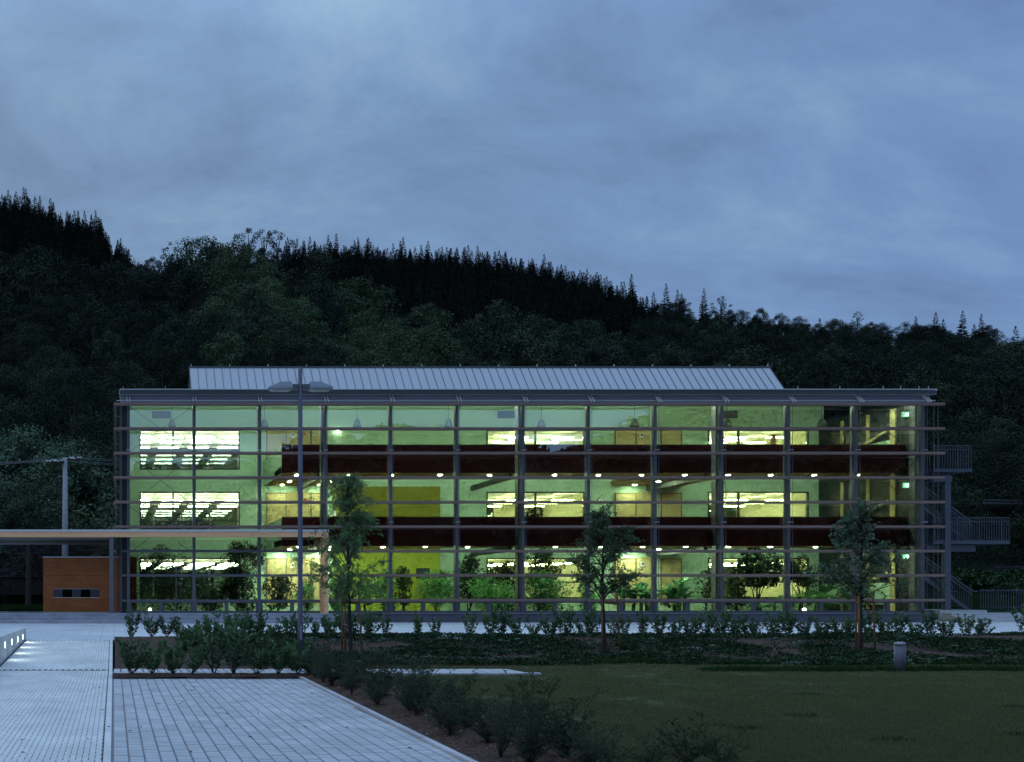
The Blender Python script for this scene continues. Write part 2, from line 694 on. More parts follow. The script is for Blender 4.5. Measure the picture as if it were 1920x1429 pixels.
def bed_z(x, y):
    """planting bed: rises from the lawn to the plaza"""
    base = ZP * sstep(20.5, 28.0, y) + .02
    bump = .10 * math.exp(-((y - 26) / 2.0) ** 2)
    n = mnoise.noise(Vector((x * .9, y * .9, 3))) * .06 + mnoise.noise(Vector((x * 4, y * 4, 7))) * .022
    return base + (bump + n) * sstep(20.6, 22.5, y) * (1 - sstep(27.6, 28.3, y)) - .02 * (1 - sstep(20, 20.6, y))


def Y_at(py, zf=None):
    """distance of the bed's surface seen at height py"""
    Y = 24.0
    for _ in range(40):
        z = bed_z(10, Y) if zf is None else zf
        Y = .5 * Y + .5 * (EYE - z) * FPX / (py - CY)
    return Y


# ================================================================== GROUND
def sheet(name, x0, x1, y0, y1, z, m, kind='structure'):
    mb = MB()
    mb.v = [(x0, y0, z), (x1, y0, z), (x1, y1, z), (x0, y1, z)]
    mb.face([0, 1, 2, 3])
    o = obj(name, mb, m)
    tag(o, kind=kind)
    return o


sheet('ground', -900, 900, -600, 900, -.14, 'ground_soil')

# paving stones: those nearest the camera are objects, the rest one part
def lay_stones(parent, name, cells, mats, thick=.07, maxn=300, bev=.004, shape=None, zf=lambda x, y: 0.0, dzm=.0025):
    """cells: (x0, x1, y0, y1) each; the largest in view are objects of their own"""
    def vis(c):
        x0, x1, y0, y1 = c
        Y = (y0 + y1) / 2
        px = CX + (x0 + x1) / 2 / Y * FPX
        py = CY + (EYE - zf(x0, Y)) / Y * FPX
        return -5 < px < 1930 and py < 1438
    seen = sorted([c for c in cells if vis(c)], key=lambda c: (c[2] * c[2]))
    single = set(seen[:maxn])
    meshes = {}
    rest = MB()
    for c in cells:
        x0, x1, y0, y1 = c
        dz = random.uniform(-dzm, dzm)
        if c in single:
            key = (round(x1 - x0, 3), round(y1 - y0, 3))
            if key not in meshes:
                mb = MB()
                w, d = x1 - x0, y1 - y0
                if shape:
                    shape(mb, 0, w, 0, d, -thick, 0)
                else:
                    mb.bevbox(0, w, 0, d, -thick, 0, bev)
                meshes[key] = mb.mesh(name, mats)
            za, zb = zf(x0, y0), zf(x0, y1)
            o = link(name, meshes[key], parent, loc=(x0, y0, za + dz), rot=(math.atan2(zb - za, y1 - y0), 0, random.uniform(-.6, .6) * dzm))
        else:
            b = len(rest.v)
            if shape:
                shape(rest, x0, x1, y0, y1, -thick, dz)
            else:
                rest.bevbox(x0, x1, y0, y1, -thick, dz, bev)
            for i in range(b, len(rest.v)):
                v = rest.v[i]
                rest.v[i] = (v[0], v[1], v[2] + zf(v[0], v[1]))
    if rest.v:
        o = obj(name + '_field', rest, mats, parent)
        tag(o, kind='stuff')


def edge_x(y):                       # the car park's right-hand edge is not quite square to the building
    return 3.615 - .0255 * (17.9 - y)


# car park: rows of square setts with wide gravel joints running away from the camera
park = sheet('car_park', -.06, 3.64, 4.5, 18.05, -.007, 'gravel')
cells = []
PIT = .157
for i in range(23):
    x = -.005 + i * PIT
    y = 5.2 + (i * .37 % 1) * .17
    while y < 17.8:
        d = random.choice((.168, .172, .176, .18))
        if x + .05 < edge_x(y):
            cells.append((x + .009, round(min(x + PIT - .009, edge_x(y) - .004), 2 if x + PIT > edge_x(y) else 6), y, y + d - .019))
        y += d
lay_stones(park, 'paving_stone', cells, 'paver')
for k in range(13):
    y0 = 5.3 + k
    obj('kerb_stone', MB().prism([(edge_x(y0), y0), (edge_x(y0) + .075, y0), (edge_x(y0 + 1) + .075, y0 + .994), (edge_x(y0 + 1), y0 + .994)], -.1, .03), 'paver', park)

# the strip of the same setts that runs from the path to the lawn
strip = sheet('paved_strip', -.02, 8.6, 18.72, 19.98, -.008, 'gravel')
cells = []
for i in range(54):
    x = -.005 + i * PIT
    y = 18.73
    while y < 19.9:
        d = .175
        cells.append((x + .013, x + PIT - .012, y, y + d - .006))
        y += d
lay_stones(strip, 'paving_stone', cells, 'paver', zf=lambda x, y: .035)
for k in range(9):
    obj('kerb_stone', MB().bevbox(-.02 + k * .957, .932 + k * .957, 18.60, 18.72, -.1, .06, .01), 'paver', strip)

# path on the left: small blocks with slots between them, then a ramp up to the plaza
RAMP0, RAMP1 = 19.9, 26.9


def path_z(x, y):
    return ZP * min(1, max(0, (y - RAMP0) / (RAMP1 - RAMP0)))


pm = MB()
pm.v = [(-7, 4.5, -.012), (-.02, 4.5, -.012), (-.02, RAMP0, -.012), (-7, RAMP0, -.012), (-.02, RAMP1, ZP - .012), (-7, RAMP1, ZP - .012)]
pm.face([0, 1, 2, 3])
pm.face([3, 2, 4, 5])
path = tag(obj('path', pm, 'joint_dark'), kind='structure')


def slot_block(mb, x0, x1, y0, y1, z0, z1):
    d = y1 - y0
    n = .010
    pts = [(x0, y0), (x1, y0), (x1, y0 + d * .22), (x1 - n, y0 + d * .22), (x1 - n, y0 + d * .80), (x1, y0 + d * .80), (x1, y1), (x0, y1)]
    mb.prism(pts, z0, z1)


cells = []
PW, PD = .063, .25
for i in range(44):
    x1 = -.117 - i * PW
    y = 5.0 + (i % 2) * PD * .5 + (i * .19 % 1) * .02
    while y < 26.7:
        if not (RAMP0 - .26 < y < RAMP0 + .02) and x1 > -(y * .123) - .35:
            cells.append((x1 - PW + .0004, x1, y, y + PD - .0008))
        y += PD
cells = [c for c in cells if c[0] > -2.56]
lay_stones(path, 'path_block', cells, 'path_paver', shape=slot_block, zf=path_z, maxn=300, dzm=.0004)
# band of blocks where the ramp starts
for i in range(10):
    o = obj('path_block', MB().bevbox(-.117 - (i + 1) * .246, -.121 - i * .246, RAMP0 - .24, RAMP0 - .02, -.07, .002, .003), 'path_paver', path)
# kerb between path and car park
kerb = tag(obj('path_kerb', MB().box(-.098, -.024, 4.5, 18.6, -.12, -.03), 'joint_dark'), kind='structure')
for k in range(22):
    y0 = 5 + k
    obj('kerb_stone', MB().prism([(-.103, y0), (-.026, y0), (-.026, y0 + .994), (-.103, y0 + .994)], -.12, lambda x, y: path_z(x, y) + .008), 'path_paver', kerb)

# plaza
plaza = sheet('plaza', -14, 70, 26.92, 46.4, ZP - .01, 'joint_dark')
mb = MB().box(4.4, 62, 28.25, 46, ZP - .2, ZP + .002)
tag(obj('plaza_pavement', mb, 'slab'), kind='structure')
cells = []
for i in range(-30, 11):
    for j in range(19):
        x0, y0 = .02 + i * .42, 26.95 + j * .86
        cells.append((x0, x0 + .414, y0, y0 + .853))
lay_stones(plaza, 'paving_slab', cells, 'slab', zf=lambda x, y: ZP, bev=.003)

# lawn and beds
def grid(name, x0, x1, y0, y1, nx, ny, zf, m, cut=None):
    xs, ys = np.linspace(x0, x1, nx), np.linspace(y0, y1, ny)
    V = [(x, y, zf(x, y)) for y in ys for x in xs]
    F = []
    for j in range(ny - 1):
        for i in range(nx - 1):
            if cut and cut((xs[i] + xs[i + 1]) / 2, (ys[j] + ys[j + 1]) / 2):
                continue
            a = j * nx + i
            F.append((a, a + 1, a + nx + 1, a + nx))
    o = link(name, np_mesh(name, V, F, [m]))
    o.data.polygons.foreach_set('use_smooth', [True] * len(F))
    return tag(o, kind='structure')


def soil_noise(x, y):
    return mnoise.noise(Vector((x * 2, y * 2, 1))) * .02 + mnoise.noise(Vector((x * 9, y * 9, 4))) * .014


def lawn_z(x, y):
    return .015 + mnoise.noise(Vector((x * .35, y * .35, 9))) * .03


lawn = grid('lawn', 3.9, 60, 3.5, 22.6, 150, 80, lambda x, y: lawn_z(x, y) - .012, 'lawn_soil', cut=lambda x, y: x < 8.5 and 18.7 < y < 20.0)
bed = grid('planting_bed', .03, 60, 20.05, 28.3, 420, 90, lambda x, y: bed_z(x, y), 'mulch', cut=lambda x, y: x > 9 and y < 21.6)
strip_bed = grid('soil_strip', -.02, 4.4, 18.06, 18.60, 70, 14,
                 lambda x, y: .015 + .055 * math.sin(math.pi * min(1, max(0, (y - 18.06) / .54))) + soil_noise(x, y), 'mulch')
def border_z(x, y):
    return .015 + .05 * sstep(3.45, 4.1, x) * (1 - sstep(4.6, 5.0, x)) + soil_noise(x, y)


diag_bed = grid('soil_border', 3.30, 5.0, 4.0, 18.62, 66, 280, border_z, 'mulch', cut=lambda x, y: x < edge_x(y) + .07)

# grass verge behind the canopy and beside the stairs
sheet('grass_verge', -70, .2, 46.4, 66, ZF - .02, 'verge')
sheet('grass_bank', 39.6, 120, 48.8, 66, ZF - .02, 'verge')

# ------------------------------------------------------------------ wooded hill
SKY = [(-600, 330), (-200, 340), (0, 372), (60, 378), (120, 404), (185, 412), (215, 470), (330, 476), (450, 455), (540, 456), (640, 452), (760, 461),
       (960, 476), (1100, 512), (1190, 545), (1250, 560), (1400, 574), (1600, 592), (1800, 596), (1920, 620), (2400, 640), (3200, 660)]
KNOLL = [(-600, 470), (0, 482), (200, 492), (330, 495), (450, 470), (540, 480), (620, 520), (700, 575), (760, 598), (850, 600), (930, 640), (1040, 660), (1150, 700),
         (1400, 740), (3200, 780)]
RIDGE_Y, KNOLL_Y, FOOT = 400.0, 190.0, 66.0


def lut(T, px):
    return float(np.interp(px, [a for a, b in T], [b for a, b in T]))


def hill_z(x, y):
    px = CX + x / y * FPX
    px = max(-600, min(3200, px))
    conif = 18.2 if 500 < px < 1215 else 15.8 if px < 215 else 13.0
    zr = EYE + (CY - lut(SKY, px)) / FPX * RIDGE_Y - conif
    zn = EYE + (CY - lut(KNOLL, px)) / FPX * KNOLL_Y - 16
    s = (y - FOOT) / (RIDGE_Y - FOOT)
    base = .6 + (zr - .6) * (max(0, s) ** 1.3 if s < 1 else 1 - (s - 1) * .5)
    k = (y - FOOT) / (KNOLL_Y - FOOT)
    if k < 1:
        kn = .6 + (zn - .6) * k ** .9
    else:
        kn = zn - (y - KNOLL_Y) * .25
    return max(base, kn)


us = np.linspace(-.55, 1.75, 150)
ys = np.concatenate([np.linspace(FOOT, 200, 40), np.linspace(206, 430, 40), [520, 700]])
V = [(u * y, y, hill_z(u * y, y) if y < 431 else hill_z(u * y, 430) - (y - 430) * .3) for y in ys for u in us]
F = []
for j in range(len(ys) - 1):
    for i in range(len(us) - 1):
        a = j * len(us) + i
        F.append((a, a + 1, a + len(us) + 1, a + len(us)))
hill = link('hill', np_mesh('hill', V, F, ['forest_floor']))
tag(hill, kind='structure')

# ================================================================== BUILDING
bld = empty('school_building', (20, 45, 0), 'three-storey glazed school building lit green inside with wooden louvres', 'building')


def B(name, mb, mats, parent=bld):
    return obj(name, mb, mats, parent)


YG = 45.0                                    # glass plane
YP = 45.66                                   # gallery parapet
YW = 51.3                                    # inner wall
YR = 58.0                                    # rear wall
AX = [X_(p, 44.9) for p in (240.8, 363.8, 486.2, 609.5, 732, 856.3, 980, 1102.8, 1227.5, 1352.5, 1477.3, 1603, 1728)]
LV = [Z_(p, 44.5) for p in (757.5, 803.5, 849.5, 895.3, 941.3, 987.4, 1033, 1078.5, 1125)]     # louvre levels
TR = [Z_(p, YG) for p in (760, 804, 850, 896, 942, 988, 1033.5, 1079, 1126.5)]                  # transoms
XL, XR = .34, AX[12] + .16
FL = [ZF, 4.40, 7.95]
SOF = [4.07, 7.68]                           # gallery soffits
RAIL = [5.49, 9.05]                          # gallery parapet tops
XG = X_(528.5, YP)                           # where the galleries start

# floors, end walls, rear wall, roof
B('ground_floor', MB().box(XL + .3, XR - .02, YG - .03, YR, .0, ZF), 'int_floor')
B('end_wall', MB().box(XL, AX[0] - .07, YG + .05, YR, .3, 11.3), 'dark_panel')
B('end_wall', MB().box(XR + .02, XR + .32, YG + .55, YR, .3, 11.3), 'dark_panel')
B('plinth', MB().box(XL, XR + .3, 44.86, YG + .04, .2, ZF - .03), 'plinth')
B('sill', MB().box(XL, XR + .35, 44.78, 44.86 + .2, ZF - .03, ZF + .012), 'fascia')

# atrium ceiling and roofs
B('atrium_ceiling', MB().hull8([(XL, YG + .02, 10.99), (XR, YG + .02, 10.99), (XR, 51.9, 12.75), (XL, 51.9, 12.75),
                                (XL, YG + .02, 11.12), (XR, YG + .02, 11.12), (XR, 51.9, 12.88), (XL, 51.9, 12.88)]), 'green_wall')
B('lower_roof', MB().hull8([(XL - .05, 44.66, 11.52), (XR + .4, 44.66, 11.52), (XR + .4, 52.0, 12.9), (XL - .05, 52.0, 12.9),
                            (XL - .05, 44.66, 11.60), (XR + .4, 44.66, 11.60), (XR + .4, 52.0, 13.0), (XL - .05, 52.0, 13.0)]), 'zinc')
B('rear_roof', MB().box(XL, XR + .3, 52.0, YR + .6, 11.7, 12.0), 'zinc_dark')
B('fascia', MB().box(XL - .02, XR + .16, 44.80, YG + .02, Z_(757, 44.8) , Z_(740, 44.8)), 'fascia')
B('soffit_board', MB().box(XL - .04, XR + .3, 44.62, YG + .02, Z_(740, 44.7) + .003, Z_(738, 44.6) + .02), 'steel_light')
g = MB()
gy, gz = 44.58, Z_(734, 44.5)
pr = [(gy + .10 * math.cos(a), gz + .10 * math.sin(a)) for a in np.linspace(math.pi, 2 * math.pi, 9)]
for x0, x1 in ((XL - .03, XR + .22),):
    b = len(g.v)
    for yy, zz in pr:
        g.v += [(x0, yy, zz), (x1, yy, zz)]
    for i in range(len(pr) - 1):
        g.face([b + 2 * i, b + 2 * i + 2, b + 2 * i + 3, b + 2 * i + 1])
g.box(XL - .03, XR + .22, gy - .115, gy - .098, gz - .005, gz + .02)
g.box(XL - .03, XR + .22, gy + .098, gy + .115, gz - .005, gz + .10)
B('gutter', g, 'zinc_dark')
B('eaves_flashing', MB().box(XL - .03, XR + .24, gy + .02, gy + .10, gz + .105, gz + .135), 'steel_light')
for i in range(13):
    B('gutter_bracket', MB().box(AX[i] - .012, AX[i] + .012, gy - .12, gy + .1, gz + .021, gz + .032), 'steel_light')
for px in (231, 310, 1497, 1576, 1657, 1690, 1724, 1742, 975):
    x = X_(px, 44.6)
    B('conductor_clip', MB().box(x - .008, x + .008, gy + .05, gy + .066, gz + .135, gz + .29), 'steel_light')

# upper roof of standing-seam zinc
RX0, RX1 = 4.31, 37.3
P0, P1 = (51.35, 12.86), (52.7, 14.58)
nrm = Vector((0, -(P1[1] - P0[1]), (P1[0] - P0[0]))).normalized()
npan = 72
pw = (RX1 - RX0) / npan
pan_me = MB().hull8([(.006, P0[0], P0[1]), (pw - .006, P0[0], P0[1]), (pw - .006, P1[0], P1[1]), (.006, P1[0], P1[1])] +
                    [(x, y + nrm.y * .02, z + nrm.z * .02) for x, y, z in ((.006, *P0), (pw - .006, *P0), (pw - .006, *P1), (.006, *P1))]).mesh('roof_panel', 'zinc')
sm = MB()
sm.hull8([(-.008, P0[0] + nrm.y * .015, P0[1] + nrm.z * .015), (.008, P0[0] + nrm.y * .015, P0[1] + nrm.z * .015), (.008, P1[0] + nrm.y * .015, P1[1] + nrm.z * .015), (-.008, P1[0] + nrm.y * .015, P1[1] + nrm.z * .015)] +
         [(x, y + nrm.y * .05, z + nrm.z * .05) for x, y, z in ((-.008, *P0), (.008, *P0), (.008, *P1), (-.008, *P1))])
seam_me = sm.mesh('roof_seam', 'zinc_dark')
uroof = B('upper_roof', MB().hull8([(RX0, P0[0], P0[1] - .9), (RX1, P0[0], P0[1] - .9), (RX1, 54.6, 11.9), (RX0, 54.6, 11.9),
                                    (RX0, P0[0] + .03, P0[1] - .02), (RX1, P0[0] + .03, P0[1] - .02), (RX1, P1[0] + .03, P1[1] - .02), (RX0, P1[0] + .03, P1[1] - .02)]), 'zinc_dark')
for i in range(npan):
    link('roof_panel', pan_me, uroof, loc=(RX0 + i * pw, 0, 0))
for i in range(npan + 1):
    link('roof_seam', seam_me, uroof, loc=(RX0 + i * pw, 0, 0))
link('ridge_cap', MB().box(RX0 - .05, RX1 + .05, P1[0] - .06, P1[0] + .2, P1[1] - .01, P1[1] + .09).mesh('ridge_cap', 'zinc_dark'), uroof)
for i in range(16):
    x = RX0 + .1 + i * (RX1 - RX0 - .2) / 15
    link('conductor_clip', MB().box(x - .012, x + .012, P1[0] - .03, P1[0], P1[1] + .09, P1[1] + .22).box(x - .03, x + .03, P1[0] - .05, P1[0] + .02, P1[1] + .092, P1[1] + .125).mesh('conductor_clip', 'steel_light'), uroof)

# mullions and transoms, panes
for i, x in enumerate(AX):
    z1 = Z_(757, 44.85)
    B('mullion', MB().box(x - .07, x + .07, 44.84, YG + .10, ZF + .012, z1), 'steel')
    if i in (3, 6, 9, 12):
        B('column', MB().box(x - .14, x + .13, YG + .102, YG + .44, ZF, 11.0), 'steel')
B('corner_post', MB().box(XL, XL + .06, 44.9, YG + .05, ZF, 11.0), 'steel')
B('corner_panel', MB().box(XL + .06, AX[0] - .07, 44.96, YG + .04, ZF, 11.0), 'dark_panel')
spans = [(XL + .06, AX[0] - .07)] + [(AX[i] + .07, AX[i + 1] - .07) for i in range(12)]
ZS0 = ZF + .012
for bi, (x0, x1) in enumerate(spans):
    for ti, z in enumerate(TR):
        if ti == 0:
            h0, h1 = z - .02, Z_(757, 44.9)
        else:
            h0, h1 = z - .055, z + .055
        B('transom', MB().box(x0, x1, 44.86, YG + .07, h0, h1), 'steel')
    if bi == 0:
        continue
    for ti in range(len(TR) - 1):
        zt, zb = TR[ti] - (.02 if ti == 0 else .055), TR[ti + 1] + .055
        B('glass_pane', MB().box(x0, x1, 44.985, 45.005, zb, zt), 'facade_glass')
    # low windows at floor level, two per bay
    xm = (x0 + x1) / 2
    zt, zb = TR[-1] - .055, ZS0
    for a, c in ((x0, xm), (xm, x1)):
        w = B('low_window', MB().box(a, c, 44.90, YG + .05, zb, zb + .10).box(a, c, 44.90, YG + .05, zt - .05, zt)
              .box(a, a + .09, 44.90, YG + .05, zb + .10, zt - .05).box(c - .09, c, 44.90, YG + .05, zb + .10, zt - .05), 'steel')
        link('pane', MB().box(a + .09, c - .09, 44.985, 45.005, zb + .10, zt - .05).mesh('pane', 'facade_glass'), w)

# wooden louvre slats in front of the glass, carried by rods and brackets
XC = X_(617, 44.5)                       # the canopy takes the place of the lowest three on the left
ends = [0.0] + AX[1:12] + [X_(1770, 44.5)]
for li, z in enumerate(LV):
    for k in range(12):
        a, c = ends[k], ends[k + 1]
        if li >= 6:
            if c <= XC:
                continue
            a = max(a, XC)
        h = .050
        B('louvre_slat', MB().box(a + .006, c - .006, 44.43, 44.60, z - h, z + h).box(a + .006, c - .006, 44.45, 44.58, z - h - .03, z - h - .0005), 'louvre_wood')
    if li < 7:
        B('louvre_slat', MB().box(.0, .13, 44.605, 51.5, z - .06, z + .06), 'louvre_wood')
for i, x in enumerate(AX):
    zlo = LV[5] if i < 4 else ZP
    for s in (-.07, .055):
        B('rod', MB().tube([(x + s, 44.66, zlo), (x + s, 44.66, Z_(745, 44.66))], .010, 6), 'steel')
    for s in (-.075, .055):
        B('bracket', MB().bar((x + s, 44.80, Z_(741.5, 44.8)), (x + s, 44.42, Z_(753.5, 44.42)), .025, .09), 'steel_light')
    for z in (LV[1] - 1.0, LV[4] - .95, ) if i > 3 else (LV[1] - 1.0,):
        B('rod_tie', MB().bar((x - .09, 44.66, z), (x - .09, 44.86, z), .02).box(x - .1, x + .08, 44.645, 44.675, z - .012, z + .012), 'steel_light')
B('rail', MB().tube([(XL - .2, 44.62, Z_(751.3, 44.62)), (XR + .25, 44.62, Z_(751.3, 44.62))], .022, 6), 'steel_light')
for x, y in ((.10, 44.75), (.17, 45.4), (.30, 45.3)):
    B('rod', MB().tube([(x, y, ZF), (x, y, 11.0)], .016, 6), 'steel')
for k in range(9):
    z = 4.9 + k * .68
    B('rod_tie', MB().bar((.10, 44.75, z), (.30, 45.3, z), .02), 'steel_light')
for x in (XR + .22, XR + .42):
    B('rod', MB().tube([(x, 44.66, ZP), (x, 44.66, 11.0)], .013, 6), 'steel')

# crossed bracing cables in the first and the last bay
for x0, x1 in ((AX[0] + .08, AX[1] - .08), (AX[11] + .08, AX[12] - .08)):
    for za, zb in ((Z_(763, 45.2), Z_(846, 45.2)), (Z_(857, 45.2), Z_(945, 45.2)), (Z_(950, 45.2), Z_(1036, 45.2)), (Z_(1042, 45.2), Z_(1124, 45.2))):
        B('bracing_cable', MB().tube([(x0, 45.2, za), (x1, 45.2, zb)], .012, 5), 'dark_frame')
        B('bracing_cable', MB().tube([(x0, 45.24, zb), (x1, 45.24, za)], .012, 5), 'dark_frame')

# galleries: a walkway behind the glass, bridges to the inner wall, maroon parapets
BR = [(XG, X_(622, YW) + .0), (X_(1146, YW), X_(1277, YW))]
for fi in (0, 1):
    zs, zt = SOF[fi], RAIL[fi]
    for k in range(2, 12):
        a, c = max(AX[k], XG), (AX[k + 1] if k < 11 else XR - .3)
        half = (a + c) / 2
        for p, q in ((a, half), (half, c)):
            B('parapet_panel', MB().box(p + .002, q - .002, YP, YP + .06, zs, zt), 'maroon')
    B('parapet_cap', MB().box(XG, XR - .3, YP - .01, YP + .09, zt + .001, zt + .03), 'wood_soffit')
    B('gallery_floor', MB().box(XG, XR - .3, YP + .062, 47.9, zs + .02, zs + .33), 'wood_soffit')
    for bx0, bx1 in BR:
        B('bridge_floor', MB().box(bx0 + .01, bx1, 47.902, YW - .005, zs + .025, zs + .33), 'wood_soffit')
    B('bridge_parapet', MB().box(XG, XG + .06, YP + .065, YW - .005, zs, zt - .02), 'green_wall')
    for px in (557, 881, 1210):
        x = X_(px, YW)
        B('beam', MB().box(x - .01, x + .13, 46.2, YW - .1, zs - .26, zs + .018), 'dark_frame')

# inner wall with openings, built in strips
WIN = {  # openings of the inner wall in px at YW per floor: (x0, x1, mullions)
    'left': (262, 449.5, (324.5, 363)), 'mid': (912, 1096.5, (1004,)), 'right': (1327, 1516, (1385, 1477)),
}
WZ = [(Z_(1122, YW), Z_(1046, YW)), (Z_(997, YW), Z_(922, YW)), (Z_(881, YW), Z_(806, YW))]
xs_open = [(X_(a, YW), X_(b, YW)) for a, b, _ in WIN.values()]


def wall_strip(z0, z1, openings):
    x = AX[0] - .06
    for a, c in openings + [(XR + .0, None)]:
        m = 'green_wall'
        B('interior_wall', MB().box(x, a, YW, YW + .25, z0, z1), m)
        x = c


zprev = ZF
for (z0, z1) in WZ:
    B('interior_wall', MB().box(AX[0] - .06, XR, YW, YW + .25, zprev, z0), 'green_wall')
    wall_strip(z0, z1, xs_open)
    zprev = z1
B('interior_wall', MB().box(AX[0] - .06, XR, YW, YW + .25, zprev, 12.74), 'green_wall')
# yellow stair core in front of the wall
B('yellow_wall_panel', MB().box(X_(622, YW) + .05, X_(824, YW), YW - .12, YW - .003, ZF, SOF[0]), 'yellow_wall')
B('dim_yellow_wall_panel', MB().box(X_(622, YW) + .05, X_(824, YW), YW - .12, YW - .003, SOF[0] + .002, SOF[1] - .02), 'dim_yellow_wall')  # same core one floor up, coloured darker because less light reaches it

# rooms behind
xa = AX[0] - .05
room_x = {'left': (xa, X_(478, YW)), 'mid': (X_(860, YW), X_(1125, YW)), 'right': (X_(1300, YW), XR - .3)}
RW = {'left': 'white_wall', 'mid': 'cream_wall', 'right': 'cream_wall'}
for fi in range(3):
    zf, zc = FL[fi], FL[fi] + 3.06
    if fi == 2:
        zc = 11.03
    B('room_ceiling', MB().box(xa, XR, YW + .25, YR, zc, zc + .2), 'white_ceiling')
    if fi:
        B('room_floor', MB().box(xa, XR, YW + .25, YR, zf - .25, zf), 'int_floor')
    for nm, (a, c) in room_x.items():
        for x in (a, c):
            B('room_wall', MB().box(x - .06, x + .06, YW + .252, YR - .002, zf, zc), RW[nm])
        # outer wall: parapet and, above it, windows to the dark hillside
        B('rear_wall', MB().box(a + .07, c - .07, YR, YR + .2, zf - .3, zf + .75), RW[nm])
        B('rear_wall', MB().box(a + .07, c - .07, YR, YR + .2, zc - .12, zc + .5), RW[nm])
        n = 4 if nm == 'left' else 5
        ww = (c - a - .14) / n
        for k in range(n):
            p = a + .07 + k * ww
            if (nm == 'right' and k < 3) or (nm == 'mid' and k > 2):
                B('rear_wall', MB().box(p, p + ww, YR, YR + .2, zf + .75, zc - .12), RW[nm])
                continue
            w = B('rear_window', MB().box(p, p + .06, YR, YR + .1, zf + .75, zc - .12).box(p + ww - .06, p + ww, YR, YR + .1, zf + .75, zc - .12)
                  .box(p + .06, p + ww - .06, YR, YR + .1, zf + .75, zf + .81), 'dark_frame')
            link('pane', MB().box(p + .06, p + ww - .06, YR + .03, YR + .05, zf + .81, zc - .12).mesh('pane', 'night_glass'), w)
B('rear_wall', MB().box(XL, XR + .3, YR + .62, YR + .7, .3, 2.0), 'dark_panel')
B('rear_wall', MB().box(X_(478, YW) + .1, X_(860, YW) - .1, YR, YR + .2, .3, 11.7), 'white_wall')
B('rear_wall', MB().box(X_(1125, YW) + .1, X_(1300, YW) - .1, YR, YR + .2, .3, 11.7), 'white_wall')
B('rear_eaves', MB().box(XL, XR + .3, YR + .2, YR + .6, 11.2, 11.7), 'zinc_dark')

# windows of the inner wall
for fi, (z0, z1) in enumerate(WZ):
    for nm, (a, c, muls) in WIN.items():
        x0, x1 = X_(a, YW), X_(c, YW)
        f = .07
        w = B('window', MB().box(x0, x1, YW - .03, YW + .1, z1 - f, z1).box(x0, x1, YW - .03, YW + .1, z0, z0 + f)
              .box(x0, x0 + f, YW - .03, YW + .1, z0 + f, z1 - f).box(x1 - f, x1, YW - .03, YW + .1, z0 + f, z1 - f), 'dark_frame')
        xsm = [X_(m, YW) for m in muls]
        if nm == 'left':
            xsm = xsm[:1]
        zb = z0 + (z1 - z0) * (.47 if fi == 2 else .26 if fi == 1 else .40)
        for xm in xsm:
            link('window_mullion', MB().box(xm - .04, xm + .04, YW - .025, YW + .09, z0 + f, z1 - f).mesh('window_mullion', 'dark_frame'), w)
        if nm == 'left' or fi < 2:
            link('window_transom', MB().box(x0 + f, x1 - f, YW - .02, YW + .08, zb - .035, zb + .035).mesh('window_transom', 'dark_frame'), w)
        edges = [x0 + f] + xsm + [x1 - f]
        for p, q in zip(edges[:-1], edges[1:]):
            link('pane', MB().box(p + .03, q - .03, YW + .02, YW + .035, z0 + f, z1 - f).mesh('pane', 'room_glass'), w)

# doors with wooden wall panelling where the bridges meet the wall
for fi in range(3):
    zf = FL[fi]
    for di, (sets) in enumerate((((499, 537), (538.5, 580), (582, 612)), ((1152, 1191.5), (1193, 1222), (1238, 1277)))):
        for k, (a, c) in enumerate(sets):
            x0, x1 = X_(a, YW), X_(c, YW)
            if k == 1:
                for h in range(3):
                    B('wood_panel', MB().box(x0, x1, YW - .05, YW - .004, zf + .33 + h * .88, zf + .33 + h * .88 + .873), 'pale_wood')
            else:
                d = B('door', MB().box(x0 + .05, x1 - .05, YW - .07, YW - .02, zf + .335, zf + 2.86), 'pale_wood')
                link('door_frame', MB().box(x0, x0 + .05, YW - .09, YW - .004, zf + .33, zf + 2.92).box(x1 - .05, x1, YW - .09, YW - .004, zf + .33, zf + 2.92)
                     .box(x0 + .05, x1 - .05, YW - .09, YW - .004, zf + 2.862, zf + 2.92).mesh('door_frame', 'wood_soffit'), d)
                link('handle', MB().box(x1 - .16, x1 - .06, YW - .11, YW - .072, zf + 1.33, zf + 1.37).mesh('handle', 'steel_light'), d)

# right-hand end: dark glazed screen with timber posts, handrail of the inner stair
XE = XR - .28
B('end_screen', MB().box(XE, XE + .2, YG + .45, YW - .01, ZF, 10.98), 'dark_panel')
for y, w in ((46.35, .16), (47.9, .08), (49.6, .08)):
    for fi in range(3):
        B('timber_post', MB().box(XE - .07, XE - .003, y - w, y + w, FL[fi] + (.0 if fi == 0 else -.02), (SOF + [10.97])[fi]), 'pale_wood')
for fi in range(3):
    zf = FL[fi]
    for y0, y1 in ((46.55, 47.8), (48.0, 49.5), (49.7, 51.0)):
        B('screen_panel', MB().box(XE - .02, XE - .003, y0, y1, zf + .4, zf + 1.5), 'green_wall' if fi != 1 else 'dark_panel')
    B('handrail', MB().bar((XE - .18, 50.9, zf + .5), (XE - .18, 46.5, zf + 2.0), .06, .10), 'pale_wood')

# outside stair at the right-hand end
stair = empty('outdoor_stair', (41, 47.5, .3), 'grey steel escape stair with two landings at right end', 'staircase')
S = lambda name, mb, m='stair_steel': obj(name, mb, 'steel' if m == 'steel_light' else m, stair)
YS = 47.0


def sx(px):
    return X_(px, YS)


def sz(py):
    return Z_(py, YS)


